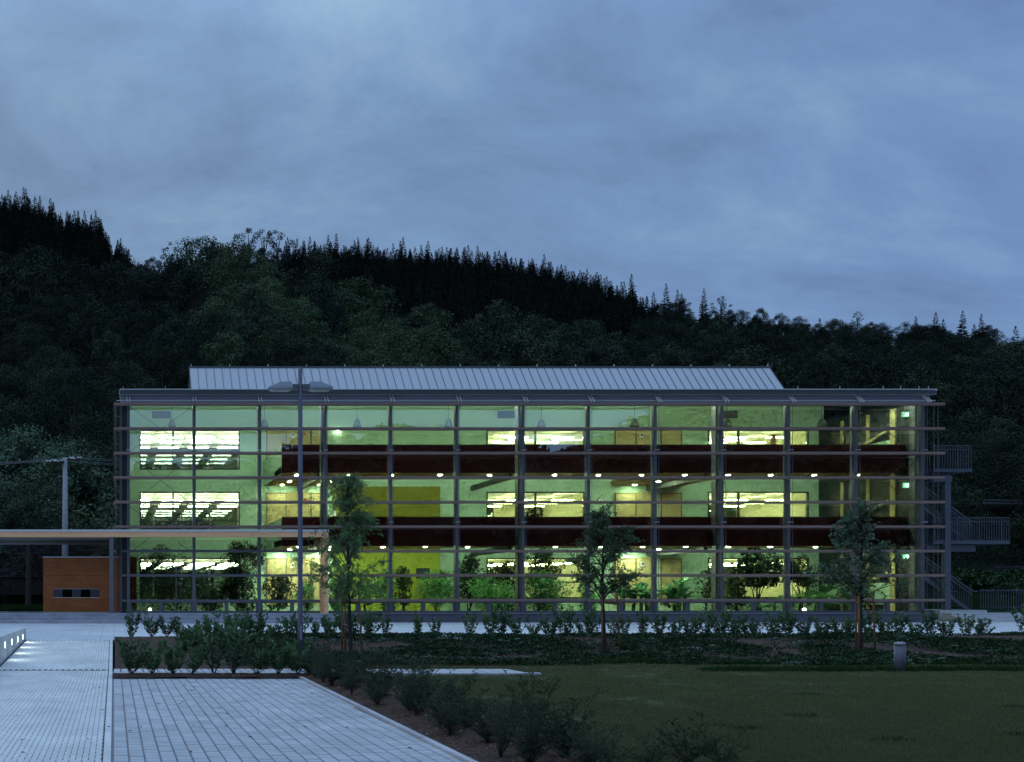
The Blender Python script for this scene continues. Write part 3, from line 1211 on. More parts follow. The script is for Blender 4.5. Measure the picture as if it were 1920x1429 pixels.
ls = S('base_landing', MB().box(sx(1752), sx(1840), YS - .3, YS + 3.0, .2, .9), 'concrete')
for k in range(4):
    S('base_step', MB().bevbox(sx(1752) + k * .03, sx(1890) - k * .05, YS - 2.2 + k * .45, YS - .3 if k == 3 else YS - 1.752 + k * .45, .2, .35 + k * .14, .01), 'concrete')
S('post', MB().box(sx(1768.5), sx(1779), YS - .12, YS + .12, .9, sz(893)))
S('post', MB().box(sx(1768.5), sx(1779), YS + 2.2, YS + 2.4, .5, sz(893)))
S('cap_beam', MB().box(sx(1744), sx(1781), YS - .14, YS + .14, sz(904), sz(893)))
S('landing_beam', MB().box(sx(1744), sx(1836), YS + .2, YS + .34, sz(1034), sz(1022)))
LAND = []
for nm, a, c, yt, yb, ry in (('upper', 1749, 1821, 879, 885, 835), ('lower', 1750, 1892, 1013, 1020, 970)):
    S('landing', MB().box(sx(a), sx(c), YS - .05, YS + 2.4, sz(yb), sz(yt)))
    x0, x1 = sx(a) + .03, sx(c) - .06
    for yy in (YS - .02, YS + 2.36):
        S('top_rail', MB().box(x0 - .03, x1 + .03, yy - .025, yy + .025, sz(ry) - .03, sz(ry)))
        S('mid_rail', MB().box(x0, x1, yy - .012, yy + .012, sz(ry + 7.5) - .03, sz(ry + 7.5)), 'steel_light')
        n = int((x1 - x0) / .125)
        for k in range(n + 1):
            x = x0 + k * (x1 - x0) / n
            big = k % 9 == 0
            S('baluster', MB().box(x - (.022 if big else .011), x + (.022 if big else .011), yy - .028 - .02, yy - .026, sz(yt) - .05, sz(ry) - .031))
# flights: treads between two stringers, sloping handrails with balusters
for (xa_, za_, xb_, zb_) in ((1745, 950, 1832, 1015), (1745, 1082, 1834, 1146)):
    x0, z0, x1, z1 = sx(xa_), sz(za_), sx(xb_), sz(zb_)
    yf, yb = YS + .35, YS + 1.45
    for y in (yf, yb):
        S('stringer', MB().bar((x0, y, z0 - .05), (x1, y, z1 - .05), .03, .17))
        S('handrail', MB().tube([(x0, y - .04, z0 + 1.02), (x1, y - .04, z1 + 1.02), (x1 + .25, y - .04, z1 + 1.0)], .024, 6), 'steel_light')
        S('mid_rail', MB().tube([(x0, y - .04, z0 + .82), (x1, y - .04, z1 + .82)], .017, 6), 'steel_light')
        for k in range(20):
            t = (k + .5) / 20
            x, z = x0 + (x1 - x0) * t, z0 + (z1 - z0) * t
            S('baluster', MB().box(x - .009, x + .009, y - .05, y - .032, z, z + 1.0))
    for k in range(10):
        t = (k + .5) / 10
        x, z = x0 + (x1 - x0) * t, z0 + (z1 - z0) * t
        S('tread', MB().box(x - .14, x + .14, yf + .02, yb - .02, z - .02, z + .015), 'steel_light')
    # return flight behind, seen under the landing
    for k in range(10):
        t = (k + .5) / 10
        x, z = x0 + (x1 - x0) * t, z0 + .1 + (sz(885) - sz(950)) * t
        S('tread', MB().box(x - .14, x + .14, yb + .05, yb + .9, z - .02, z + .015))

# fence beside the stair
fence = empty('picket_fence', (43, 47.6, .6), 'grey steel picket fence at the foot of the outdoor stair', 'fence')
fx0, fx1 = X_(1836, 47.6), X_(1990, 47.6)
for z in (1.9, 1.05):
    obj('fence_rail', MB().box(fx0, fx1, 47.58, 47.61, z - .02, z + .02), 'stair_steel', fence)
n = int((fx1 - fx0) / .13)
pk = MB().box(-.014, .014, -.006, .006, 0, 1.12).mesh('picket', 'stair_steel')
for k in range(n):
    link('picket', pk, fence, loc=(fx0 + .05 + k * .13, 47.57, .85), keep=True)
obj('fence_post', MB().box(fx1, fx1 + .06, 47.56, 47.62, .3, 2.0), 'stair_steel', fence)

# ------------------------------------------------------------------ lights in the building
tube_thing = None
ROWN = ['front', 'middle', 'rear']
FLN = ['ground-floor', 'first-floor', 'top-floor']
RMN = {'left': 'left', 'mid': 'middle', 'right': 'right'}
hou = MB().box(-.62, .62, -.03, .03, -.33, -.30).box(-.5, -.49, -.005, .005, -.30, .05).box(.49, .5, -.005, .005, -.30, .05).mesh('housing', 'steel_light')
tubs = {k: MB().box(-.6, .6, -.075, -.032, -.34, -.285).box(-.6, .6, .032, .075, -.34, -.285).mesh('tube', m) for k, m in (('left', 'tube_white'), ('mid', 'tube_cream'), ('right', 'tube_cream'))}
proto = {}
for nm in ('left', 'mid', 'right'):
    for fi in range(3):
        zc = (FL[fi] + 3.06 if fi < 2 else 11.03) - .06
        a, c = room_x[nm]
        nx = 4 if nm == 'left' else 3
        for r, y in enumerate((52.9, 54.7, 56.5)):
            for k in range(nx):
                x = a + (c - a) * (k + .5) / nx
                lab = f'fluorescent ceiling lamp behind the {RMN[nm]} {FLN[fi]} inner window, {ROWN[r]} row, {ordinal(k)} from left'
                if nm not in proto:
                    t = empty('ceiling_lamp', (x, y, zc), lab, 'ceiling lamp', 'fluorescent lamps on the classroom ceilings')
                    link('housing', hou, t, keep=False)
                    link('tube', tubs[nm], t, keep=False)
                    proto[nm] = t
                else:
                    copy_thing(proto[nm], (x, y, zc), 0, 1, lab)

# recessed downlights under the galleries
ring = MB().lathe([(.15, .0), (.15, -.012), (.11, -.014)], 0, 0, 14).mesh('trim_ring', 'steel_light')
disc = MB().lathe([(.085, -.016), (.085, -.022)], 0, 0, 14).mesh('lens', 'downlight_glow')
dl = None
GAL = ['lower', 'upper']
for fi, lst in ((1, (556, 655, 735, 825, 918, 1040, 1122, 1203, 1284, 1365, 1445, 1527, 1608, 1690)), (0, (560, 620, 718, 797, 877, 1041, 1127, 1205, 1286, 1365, 1445, 1529, 1610, 1690))):
    zz = SOF[fi] + .02
    for k, px in enumerate(lst):
        lab = f'round downlight under the {GAL[fi]} maroon gallery, {ordinal(k)} from the left along its front'
        loc = (X_(px, 46.6), 46.6, zz)
        if dl is None:
            dl = empty('downlight', loc, lab, 'downlight', 'round downlights under the maroon galleries')
            link('trim_ring', ring, dl, keep=False)
            link('lens', disc, dl, keep=False)
        else:
            copy_thing(dl, loc, 0, 1, lab)
    for (bn, pxs) in (('left', ((543, 49.2), (529, 50.7), (619, 49.2), (599, 50.7))), ('right', ((1235, 49.2), (1190, 50.7)))):
        for k, (px, y) in enumerate(pxs):
            copy_thing(dl, (X_(px, y), y, zz + .005), 0, 1, f'downlight under the {bn} bridge of the {GAL[fi]} gallery, {["left front", "left rear", "right front", "right rear"][k] if bn == "left" else ["front", "rear"][k]}')

strong = disc.copy()                 # the lower gallery's lamps light the planting and are stronger
strong.materials[0] = M['downlight_glow_strong']
for o in list(COL.objects):
    if o.name.startswith('lens') and o.parent and 'lower' in str(o.parent.get('label')) and o.data == disc:
        o.data = strong

# added lamps, out of view under the atrium ceiling, brighten the hall; one per bay
wh = MB().box(-1.1, 1.1, -.06, .06, 0, .06).mesh('housing', 'dark_frame')
wt = MB().box(-1.05, 1.05, -.04, .04, -.03, -.003).mesh('tube', 'added_wash_glow')
wp = None
for i in range(12):
    x = (AX[i] + AX[i + 1]) / 2
    y = 46.0
    z = 10.99 + (y - YG) / (51.9 - YG) * 1.76 - .08
    lab = f'added unseen long lamp under the atrium roof in the {ordinal(i)} facade bay from left'
    if wp is None:
        wp = empty('ceiling_lamp', (x, y, z), lab, 'ceiling lamp', 'added unseen lamps under the atrium roof')
        link('housing', wh, wp, keep=False)
        link('tube', wt, wp, keep=False)
    else:
        copy_thing(wp, (x, y, z), 0, 1, lab)

# bell-shaped pendants on the top floor
bell = MB().lathe([(.035, .42), (.09, .40), (.14, .30), (.19, .15), (.225, 0), (.215, 0), (.18, .14), (.12, .30), (.03, .39)], 0, 0, 18).mesh('shade', 'pendant_glass')
bell.polygons.foreach_set('use_smooth', [True] * len(bell.polygons))
cord = MB().tube([(0, 0, .42), (0, 0, 1.45)], .012, 5).mesh('cord', 'dark_frame')
pd = None
for k, px in enumerate((322.5, 496, 669.5, 841, 1015, 1190, 1364, 1541)):
    y = 49.0
    lab = f'grey bell-shaped pendant lamp on the top floor, {ordinal(k)} of eight from the left'
    loc = (X_(px, y), y, Z_(800.5, y))
    if pd is None:
        pd = empty('pendant_lamp', loc, lab, 'pendant lamp', 'bell pendants on the top floor')
        link('shade', bell, pd, keep=False)
        link('cord', cord, pd, keep=False)
    else:
        copy_thing(pd, loc, 0, 1, lab)

# wall sconces
for k, (px, py, y) in enumerate(((633, 809, YW - .02), (636, 935, YW - .14))):
    x, z = X_(px, y), Z_(py, y)
    s = empty('wall_sconce', (x, y, z), ['small wall lamp on the top-floor wall near fourth mullion', 'small wall lamp beside the first-floor left doors'][k], 'wall lamp')
    obj('back_plate', MB().box(x - .05, x + .05, y - .03, y, z - .08, z + .08), 'steel_light', s)
    obj('bulb', MB().lathe([(.02, z - .10), (.05, z - .05), (.05, z + .05), (.02, z + .09)], x, y - .09, 10), 'sconce_glow', s)

# vents, clocks, exit signs, picture
for k, (a, c) in enumerate(((285, 320), (933, 967), (1355, 1382))):
    x0, x1, z0, z1 = X_(a, YW), X_(c, YW), Z_(784.5, YW), Z_(771, YW)
    v = empty('wall_vent', ((x0 + x1) / 2, YW, z0), f'grey rectangular air vent high on the top-floor wall, {["left", "middle", "right"][k]} of three', 'vent', 'air vents on the top-floor wall')
    obj('frame', MB().box(x0, x1, YW - .06, YW - .003, z0, z0 + .03).box(x0, x1, YW - .06, YW - .003, z1 - .03, z1).box(x0, x0 + .03, YW - .06, YW - .003, z0 + .03, z1 - .03)
        .box(x1 - .03, x1, YW - .06, YW - .003, z0 + .03, z1 - .03).box(x0 + .03, x1 - .03, YW - .02, YW - .003, z0 + .03, z1 - .03), 'steel_dark', v)
    for q in range(6):
        zz = z0 + .04 + q * .056
        obj('slat', MB().bar((x0 + .03, YW - .045, zz), (x1 - .03, YW - .045, zz), .03, .018), 'steel', v)
for k, (px, py) in enumerate(((475, 940), (1125, 939))):
    x, z = X_(px, YW), Z_(py, YW)
    c = empty('wall_clock', (x, YW, z), ['round clock on the first-floor wall right of the left window', 'round clock on the first-floor wall right of the middle window'][k], 'clock')
    obj('case', MB().tube([(x, YW - .07, z), (x, YW - .004, z)], .17, 20), 'dark_frame', c)
    obj('dial', MB().tube([(x, YW - .078, z), (x, YW - .071, z)], .145, 20), 'porcelain', c)
    obj('hand', MB().bar((x, YW - .083, z), (x + .02, YW - .083, z + .11), .012).bar((x, YW - .083, z), (x - .06, YW - .083, z + .03), .014), 'dark_frame', c)
for k, py in enumerate((777, 910, 1044)):
    x, y, z = X_(1699, 45.5), 45.5, Z_(py, 45.5)
    s = empty('exit_sign', (x, y, z), f'green running-man exit sign at the right end of the {FLN[2 - k]} gallery', 'exit sign')
    obj('casing', MB().box(x - .17, x + .17, y, y + .06, z - .13, z + .13), 'steel_light', s)
    obj('face', MB().box(x - .155, x + .155, y - .012, y - .001, z - .115, z + .115), 'exit_glow', s)
    man = MB()
    yy = y - .018
    man.tube([(x + .03, yy - .004, z + .075), (x + .03, yy + .004, z + .075)], .022, 10)          # head
    man.bar((x + .015, yy, z + .05), (x - .02, yy, z - .02), .012, .04)                           # body
    man.bar((x - .02, yy, z - .02), (x + .045, yy, z - .05), .010, .022)
    man.bar((x + .045, yy, z - .05), (x + .03, yy, z - .10), .010, .020)
    man.bar((x - .02, yy, z - .02), (x - .05, yy, z - .06), .010, .022)
    man.bar((x - .05, yy, z - .06), (x - .10, yy, z - .065), .010, .020)
    man.bar((x + .01, yy, z + .04), (x + .065, yy, z + .01), .010, .018)
    man.bar((x + .01, yy, z + .04), (x - .05, yy, z + .03), .010, .018)
    man.box(x + .09, x + .14, yy - .004, yy + .004, z - .10, z + .09)                             # the doorway
    obj('pictogram', man, 'exit_white', s)
    obj('hanger', MB().box(x - .01, x + .01, y + .02, y + .04, z + .131, z + .5), 'steel', s)
x0, x1, z0, z1 = X_(779, YW), X_(804, YW), Z_(1085, YW), Z_(1065.5, YW)
yv = YW - .125
p = empty('wall_picture', ((x0 + x1) / 2, yv, z0), 'dark abstract picture hanging on the yellow ground-floor wall', 'picture')
obj('frame', MB().box(x0, x1, yv - .04, yv, z0, z0 + .04).box(x0, x1, yv - .04, yv, z1 - .04, z1).box(x0, x0 + .04, yv - .04, yv, z0 + .04, z1 - .04).box(x1 - .04, x1, yv - .04, yv, z0 + .04, z1 - .04), 'dark_frame', p)
obj('canvas', MB().box(x0 + .04, x1 - .04, yv - .02, yv - .001, z0 + .04, z1 - .04), 'picture_art', p)
# paper spiral hanging in the right top window
x, y = X_(1450, YW + .4), YW + .4
sp = MB()
for k in range(5):
    z = Z_(834, y) + k * .12
    sp.lathe([(.16, z), (.17, z + .02), (.03, z + .10)], x, y, 14)
o = obj('paper_spiral', sp, 'red_paper')
tag(o, 'stack of red paper cones hanging in the right top-floor window', 'ornament')

# ------------------------------------------------------------------ canopy, cabin, steps
steps = tag(obj('entrance_steps', MB().box(-13, 10.68, 43.95, 44.84, .2, ZF - .02), 'joint_dark'), kind='structure')
for r, (y0, z) in enumerate(((43.2, .48), (43.55, .63), (43.9, .78))):
    x = -13 + (r * .73) % 2.2
    y1 = y0 + .36 if r < 2 else 44.78
    first = -13
    while first < 10.6:
        nx = min(10.7, x if x > first else first + 2.2)
        obj('step_block', MB().bevbox(first + .004, nx - .004, y0, y1, .2, z, .012), 'step_stone', steps)
        first = nx
        x += 2.2
deck = sheet('deck', -13, XL, 44.78, 50.5, ZF - .004, 'step_stone')

can = empty('canopy', (0, 44.5, ZF), 'long flat timber canopy on slim posts in front of the entrance', 'canopy')
zt, zb = Z_(997, 43.9), Z_(1007, 43.9)
xcR = X_(616, 43.9)
for a, c in ((-12, -5.3), (-5.298, -.25), (-.248, 5.2), (5.202, xcR)):
    obj('edge_beam', MB().box(a, c, 43.9, 44.08, zb, zt), 'canopy_wood', can)
obj('roof_edge', MB().box(-12, xcR + .02, 43.87, 49.2 - 3.2, zt + .001, zt + .10), 'steel_light', can)
obj('roof_edge', MB().box(-12, -.2, 46.0, 49.3, zt + .001, zt + .10), 'steel_light', can)
obj('soffit', MB().box(-12, -.2, 44.081, 49.2, zb + .02, zt), 'soffit', can)
obj('soffit', MB().box(-.198, xcR - .21, 44.081, 44.40, zb + .02, zt), 'soffit', can)
obj('rear_beam', MB().box(-12, -.2, 49.201, 49.35, zb - .06, zt), 'steel_light', can)
obj('fin_wall', MB().box(xcR - .2, xcR, 43.9, 44.78, ZF, zb - .001), 'canopy_wood', can)
obj('post', MB().box(X_(205, 44.0), X_(213, 44.0), 43.93, 44.07, ZF, zb - .001), 'steel', can)
obj('post', MB().box(-8.1, -7.92, 43.93, 44.07, ZF, zb - .001), 'steel', can)
obj('post', MB().box(-8.1, -7.92, 49.0, 49.15, ZF, zb - .001), 'steel', can)
nails = MB()
for k in range(60):
    z = ZF + .1 + random.random() * (zb - ZF - .2)
    xx = xcR - random.choice((.04, .16))
    nails.box(xx - .008, xx + .008, 43.893, 43.9, z - .008, z + .008)
tag(obj('nail_heads', nails, 'rust_steel', can), kind='stuff')
obj('fire_call_point', MB().box(xcR - .225, xcR - .2005, 44.3, 44.42, Z_(1037, 44.3) - .07, Z_(1037, 44.3) + .07), 'red_paper', can)

cab = empty('timber_cabin', (-2, 47, ZF), 'low orange-brown boarded cabin with a narrow slit window', 'cabin')
cy0, cy1 = 45.7, 49.0
cx0, cx1 = X_(81, cy0), X_(256.5, cy0)
ctop, cbase = Z_(1045.5, cy0), Z_(1147, cy0)
bounds = [cbase, Z_(1124.5, cy0), Z_(1079, cy0), ctop]
wx0, wx1, wz0, wz1 = X_(100.5, cy0), X_(186, cy0), Z_(1121, cy0), Z_(1104, cy0)
for k in range(3):
    z0, z1 = bounds[k] + .006, bounds[k + 1] - .006
    if k == 1:
        m = MB().box(cx0, wx0, cy0, cy0 + .12, z0, z1).box(wx1, cx1, cy0, cy0 + .12, z0, z1).box(wx0, wx1, cy0, cy0 + .12, wz1, z1).box(wx0, wx1, cy0, cy0 + .12, z0, wz0)
    else:
        m = MB().box(cx0, cx1, cy0, cy0 + .12, z0, z1)
    obj('cladding_board', m, 'cladding_wood', cab)
    obj('cladding_board', MB().box(cx0, cx0 + .1, cy0 + .121, cy1, z0, z1), 'cladding_wood', cab)
obj('core', MB().box(cx0 + .02, cx1 - .02, cy0 + .9, cy1 - .05, cbase, ctop - .03).box(cx0 + .02, cx1 - .02, cy0 + .121, cy0 + .9, cbase, wz0 - .02).box(cx0 + .02, cx1 - .02, cy0 + .121, cy0 + .9, wz1 + .02, ctop - .03), 'dark_panel', cab)
obj('roof', MB().box(cx0 - .03, cx1, cy0 - .04, cy1, ctop, ctop + .05), 'steel_light', cab)
obj('plinth', MB().box(cx0 + .02, XL, cy0 + .02, cy1, ZF - .01, cbase + .004), 'concrete', cab)
wnd = obj('window', MB().box(wx0, wx1, cy0 + .03, cy0 + .10, wz0, wz0 + .025).box(wx0, wx1, cy0 + .03, cy0 + .10, wz1 - .025, wz1), 'steel_light', cab)
n = 5
for k in range(n):
    a = wx0 + (wx1 - wx0) * k / n
    c = wx0 + (wx1 - wx0) * (k + 1) / n
    link('pane', MB().box(a + .01, c - .01, cy0 + .05 + .03 * (k % 2), cy0 + .07 + .03 * (k % 2), wz0 + .026, wz1 - .026).mesh('pane', 'night_glass' if k % 2 else 'steel_dark'), wnd)

# low wall with lights beside the ramp
lw = empty('low_wall', (-2.7, 23.5, 0), 'low pale concrete wall beside the ramp with four inset lights', 'wall')
wtop = .675
for k in range(4):
    y0 = 15 + k * 3.07
    obj('wall_block', MB().bevbox(-2.95, -2.575, y0 + .004, y0 + 3.066, -.1, wtop, .012), 'concrete_wall', lw)
for k, px in enumerate((8.5, 21.3, 32.5, 42)):
    y = 2.575 * FPX / (CX - px)
    w = empty('wall_light', (-2.575, y, .45), f'oval light set into the low concrete wall, {ordinal(k)} from the left', 'wall light', 'lights in the low concrete wall')
    fr = MB()
    gl = MB()
    for mb_, ry, rz, xo in ((fr, .10, .105, -2.565), (gl, .065, .078, -2.555)):
        b = len(mb_.v)
        for xx in (-2.578, xo):
            for q in range(14):
                a = 2 * math.pi * q / 14
                mb_.v.append((xx, y + ry * math.cos(a), .45 + rz * math.sin(a)))
        mb_.face([b + 14 + q for q in range(14)])
        for q in range(14):
            mb_.face([b + q, b + (q + 1) % 14, b + 14 + (q + 1) % 14, b + 14 + q])
    obj('bezel', fr, 'steel_light', w)
    obj('lens', gl, 'wall_lamp_glow', w)
    ld = bpy.data.lights.new('light_source', 'SPOT')
    ld.energy = 9
    ld.color = (.82, 1, .86)
    ld.spot_size = R(120)
    ld.spot_blend = 1.0
    ld.shadow_soft_size = .05
    lo = bpy.data.objects.new('light_source', ld)
    COL.objects.link(lo)
    lo.parent = w
    lo.location = (.06, 0, 0)
    lo.rotation_euler = (0, R(-52), 0)

# ------------------------------------------------------------------ street lamp, bollard, pole
ly = 22.6
lx = X_(563, ly)
lz = bed_z(lx, ly)
lamp = empty('street_lamp', (lx, ly, lz), 'slim grey-violet street lamp with two trapezoid heads', 'street lamp')
ztop = Z_(690, ly)
o = obj('pole', MB().tube([(lx, ly, lz - .1), (lx, ly, lz + .9), (lx, ly, lz + .92), (lx, ly, ztop - .03), (lx, ly, ztop)], [.072, .072, .064, .05, .02], 16), 'lamp_paint', lamp)
smooth(o)
obj('service_door', MB().box(lx - .028, lx + .028, ly - .0745, ly - .06, lz + .45, lz + .80), 'lamp_head', lamp)
obj('collar', MB().lathe([(.085, lz - .02), (.085, lz + .02), (.075, lz + .04)], lx, ly, 16), 'steel_dark', lamp)
hz0 = Z_(731, ly)
for s in (-1, 1):
    obj('arm', MB().box(min(lx + s * .045, lx + s * .215), max(lx + s * .045, lx + s * .215), ly - .05, ly + .05, hz0 + .02, hz0 + .13), 'lamp_paint', lamp)
    for q in range(4):
        obj('cooling_fin', MB().box(min(lx + s * .05, lx + s * .21), max(lx + s * .05, lx + s * .21), ly - .07, ly - .051, hz0 + .03 + q * .027, hz0 + .042 + q * .027), 'lamp_head', lamp)
    a, b_ = .205, .77
    h = obj('lamp_head', MB().hull8([(lx + s * a, ly - .16, hz0), (lx + s * b_, ly - .13, hz0), (lx + s * b_, ly + .13, hz0), (lx + s * a, ly + .16, hz0),
                                     (lx + s * (a + .0), ly - .15, hz0 + .06), (lx + s * (b_ + .01), ly - .12, hz0 + .05), (lx + s * (b_ + .01), ly + .12, hz0 + .05), (lx + s * (a + .0), ly + .15, hz0 + .06)])
            .hull8([(lx + s * a, ly - .15, hz0 + .0602), (lx + s * (b_ + .01), ly - .12, hz0 + .0502), (lx + s * (b_ + .01), ly + .12, hz0 + .0502), (lx + s * a, ly + .15, hz0 + .0602),
                    (lx + s * (a + .03), ly - .09, hz0 + .185), (lx + s * (a + .28), ly - .08, hz0 + .185), (lx + s * (a + .28), ly + .08, hz0 + .185), (lx + s * (a + .03), ly + .09, hz0 + .185)]), 'lamp_head', lamp)
    link('glass_cover', MB().hull8([(lx + s * (a + .1), ly - .10, hz0 - .035), (lx + s * (b_ - .08), ly - .08, hz0 - .03), (lx + s * (b_ - .08), ly + .08, hz0 - .03), (lx + s * (a + .1), ly + .10, hz0 - .035),
                                    (lx + s * (a + .03), ly - .13, hz0 - .001), (lx + s * (b_ - .02), ly - .11, hz0 - .001), (lx + s * (b_ - .02), ly + .11, hz0 - .001), (lx + s * (a + .03), ly + .13, hz0 - .001)]).mesh('glass_cover', 'porcelain'), h)

by = 19.6
bx = X_(1687, by)
bol = empty('bollard', (bx, by, 0), 'dark grey round bollard standing in the lawn', 'bollard')
smooth(obj('post', MB().lathe([(.10, -.1), (.10, .555)], bx, by, 24), 'lamp_paint', bol))
smooth(obj('cap', MB().lathe([(.104, .565), (.104, .60), (.085, .625), (.03, .635)], bx, by, 24), 'lamp_head', bol))

py_ = 63.0
pxx = X_(122, py_)
upole = empty('utility_pole', (pxx, py_, .7), 'grey concrete power pole with tilted rusty crossarm behind the canopy', 'utility pole')
smooth(obj('mast', MB().tube([(pxx, py_, .4), (pxx, py_, Z_(862, py_))], [.26, .15], 14), 'pole_concrete', upole))
zc_ = Z_(868, py_)
c0, c1 = Vector((pxx - .85, py_ - .5, zc_ - .08)), Vector((pxx + .95, py_ + .5, zc_ + .36))
obj('crossarm', MB().bar(c0, c1, .16, .18), 'rust_steel', upole)
for k, t in enumerate((.02, .22, .62, .85)):
    p = c0.lerp(c1, t)
    for d in (-1, 1):
        ins = MB()
        for q in range(4):
            z = p.z + .09 + q * .01
            ins.tube([(p.x + d * (.12 + q * .09), p.y, p.z + .12), (p.x + d * (.16 + q * .09), p.y, p.z + .12)], .055, 8)
        ins.bar((p.x + d * .1, p.y, p.z + .12), (p.x + d * .45, p.y, p.z + .12), .03)
        obj('insulator', ins, 'porcelain', upole)
    pts = []
    for q in range(13):
        u = q / 12
        pts.append((p.x - .4 - 42 * u, p.y + 3 * u, p.z + .12 - 3.0 * u * (1 - u)))
    obj('wire', MB().tube(pts, .012, 4), 'steel', upole)
    pts = [(p.x + .4 + 150 * u, p.y + 14 * u, p.z + .12 - 9.0 * u * (1 - u)) for u in np.linspace(0, 1, 15)]
    obj('wire', MB().tube(pts, .012, 4), 'steel', upole)

# rubble retaining walls at the foot of the hill
for (x0, x1, y, zb_, zt_, lab) in ((X_(1850, 62), X_(2250, 62), 62, Z_(1090, 62), Z_(1062, 62), 'dark rubble retaining wall beyond the fence at the right'),
                                   (X_(-420, 64), X_(226, 64), 64, Z_(1050, 64), Z_(1024, 64), 'dark rubble retaining wall behind the canopy at the left')):
    rw = empty('rubble_wall', ((x0 + x1) / 2, y, zb_), lab, 'wall')
    obj('core', MB().box(x0, x1, y + .12, y + .6, zb_ - 2.4, zt_ - .05), 'stone_rubble', rw)
    sm_ = MB()
    z = zb_ - 1.2
    while z < zt_:
        x = x0
        h = random.uniform(.14, .22)
        while x < x1:
            w = random.uniform(.2, .5)
            d = random.uniform(-.05, .03)
            sm_.box(x + .012, x + w - .012, y + d, y + .125, z + .01, z + h - .01)
            x += w
        z += h
    tag(obj('stones', sm_, 'stone_rubble', rw), kind='stuff')

# small boxes on the inner wall beside the doors
for k, (px, py, lab) in enumerate(((548, 817, 'small white box on the top-floor wall by the left doors'), (1201, 817, 'small white box on the top-floor wall by the right doors'), (548, 1061, 'small white box on the ground-floor wall by the left doors'),
                                  (1203, 1058, 'small white box on the ground-floor wall by the right doors'), (570, 815, 'small round red alarm on the top-floor wall by the left doors'), (571, 937, 'small round red alarm on the first-floor wall by the left doors'),
                                  (626, 963, 'small notice on the first-floor wall right of the left doors'))):
    x, z = X_(px, YW), Z_(py, YW)
    w = empty('wall_box' if k < 4 else 'fire_alarm' if k < 6 else 'notice', (x, YW - .06, z), lab, 'wall box' if k < 4 else 'alarm' if k < 6 else 'notice')
    yy = YW - .052 if k < 6 else YW - .125
    if k < 4:
        obj('casing', MB().bevbox(x - .09, x + .09, yy - .06, yy, z - .12, z + .12, .01), 'porcelain', w)
        obj('cover', MB().box(x - .06, x + .06, yy - .072, yy - .061, z - .03, z + .09), 'steel', w)
    elif k < 6:
        obj('casing', MB().tube([(x, yy - .06, z), (x, yy, z)], .085, 14), 'red_paper', w)
        obj('button', MB().tube([(x, yy - .075, z), (x, yy - .061, z)], .04, 10), 'dark_frame', w)
    else:
        obj('sheet', MB().box(x - .1, x + .1, yy - .008, yy, z - .15, z + .15), 'porcelain', w)

# ================================================================== PLANTS
def build_plant(name, loc, label, cat, group, parts, rot=0, scale=1):
    r = empty(name, loc, label, cat, group, rot)
    r.scale = (scale,) * 3
    for pn, me in parts:
        link(pn, me, r, keep=False)
    return r


def laurel(seed, h=.85, spread=.26, nst=10, nl=27, L=.125, W=.050):
    global rng
    rng = np.random.default_rng(seed)
    mb = MB()
    P, D = [], []
    for s in range(nst):
        a = rng.uniform(0, 2 * math.pi)
        r = spread * math.sqrt(rng.uniform(.05, 1))
        hh = h * rng.uniform(.5, 1.0) * (1 - .2 * (r / spread) ** 2)
        pts = []
        for t in np.linspace(0, 1, 6):
            rr = r * (t ** .75)
            pts.append(np.array([math.cos(a) * rr + rng.normal(0, .008), math.sin(a) * rr + rng.normal(0, .008), hh * t]))
        mb.tube([tuple(p) for p in pts], [.008, .007, .006, .005, .004, .003], 5)
        for k in range(nl):
            t = rng.uniform(.12, 1) ** .8
            i = min(4, int(t * 5))
            f = t * 5 - i
            p = pts[i] * (1 - f) + pts[i + 1] * f
            aa = rng.uniform(0, 2 * math.pi)
            up = .5 + .9 * t
            P.append(p)
            D.append([math.cos(aa), math.sin(aa), up * rng.uniform(.5, 1.2)])
    P, D = np.array(P), np.array(D)
    Ls = rng.uniform(.7, 1.15, len(P)) * L
    Vv, Ff = leaves(P, D, Ls, Ls * W / L)
    return [('stem', mb.mesh('stem', 'bark')), ('foliage', np_mesh('foliage', Vv, Ff, ['leaf_laurel']))]


laur = [laurel(s, h=hh, spread=sp) for s, hh, sp in ((1, .92, .34), (2, .76, .38), (3, 1.02, .34), (4, .84, .44), (5, .72, .32), (6, .96, .38))]
lroots = []


def put_laurel(kind, loc, rot, sc, label, group):
    if len(lroots) <= kind:
        pass
    key = kind
    if key not in lro:
        lro[key] = build_plant('laurel_shrub', loc, label, 'shrub', group, laur[key], rot, sc)
        return lro[key]
    return copy_thing(lro[key], loc, rot, sc, label, group)


lro = {}
lrng = random.Random(5)
row = [248, 285, 313, 333, 541, 560, 592, 620, 648, 668, 692, 722, 783, 818, 880, 918, 940, 972, 1000, 1030, 1058, 1090, 1112, 1150, 1172, 1204, 1238, 1268, 1296, 1322, 1350,
       1378, 1400, 1420, 1452, 1478, 1508, 1540, 1568, 1594, 1630, 1660, 1688, 1716, 1742, 1776, 1812, 1838, 1924]
for k, px in enumerate(row):
    y = 27.75 + lrng.uniform(-.12, .15)
    x = X_(px, y)
    sc = lrng.uniform(.68, 1.08)
    near = 'before the plaza'
    put_laurel(lrng.randrange(6), (x, y, bed_z(x, y) - .02), lrng.uniform(0, 6.28), sc, f'young upright laurel shrub in the row along the plaza, {ordinal(k)} from left', 'young laurels in a row along the plaza')
front = [(246, 1262, 1.16), (286, 1265, 1.0), (325, 1264, 1.05), (360, 1265, 1.0), (401, 1265, 1.15), (438, 1266, 1.22), (481, 1266, 1.08), (522, 1266, 1.05), (559, 1265, 1.0)]
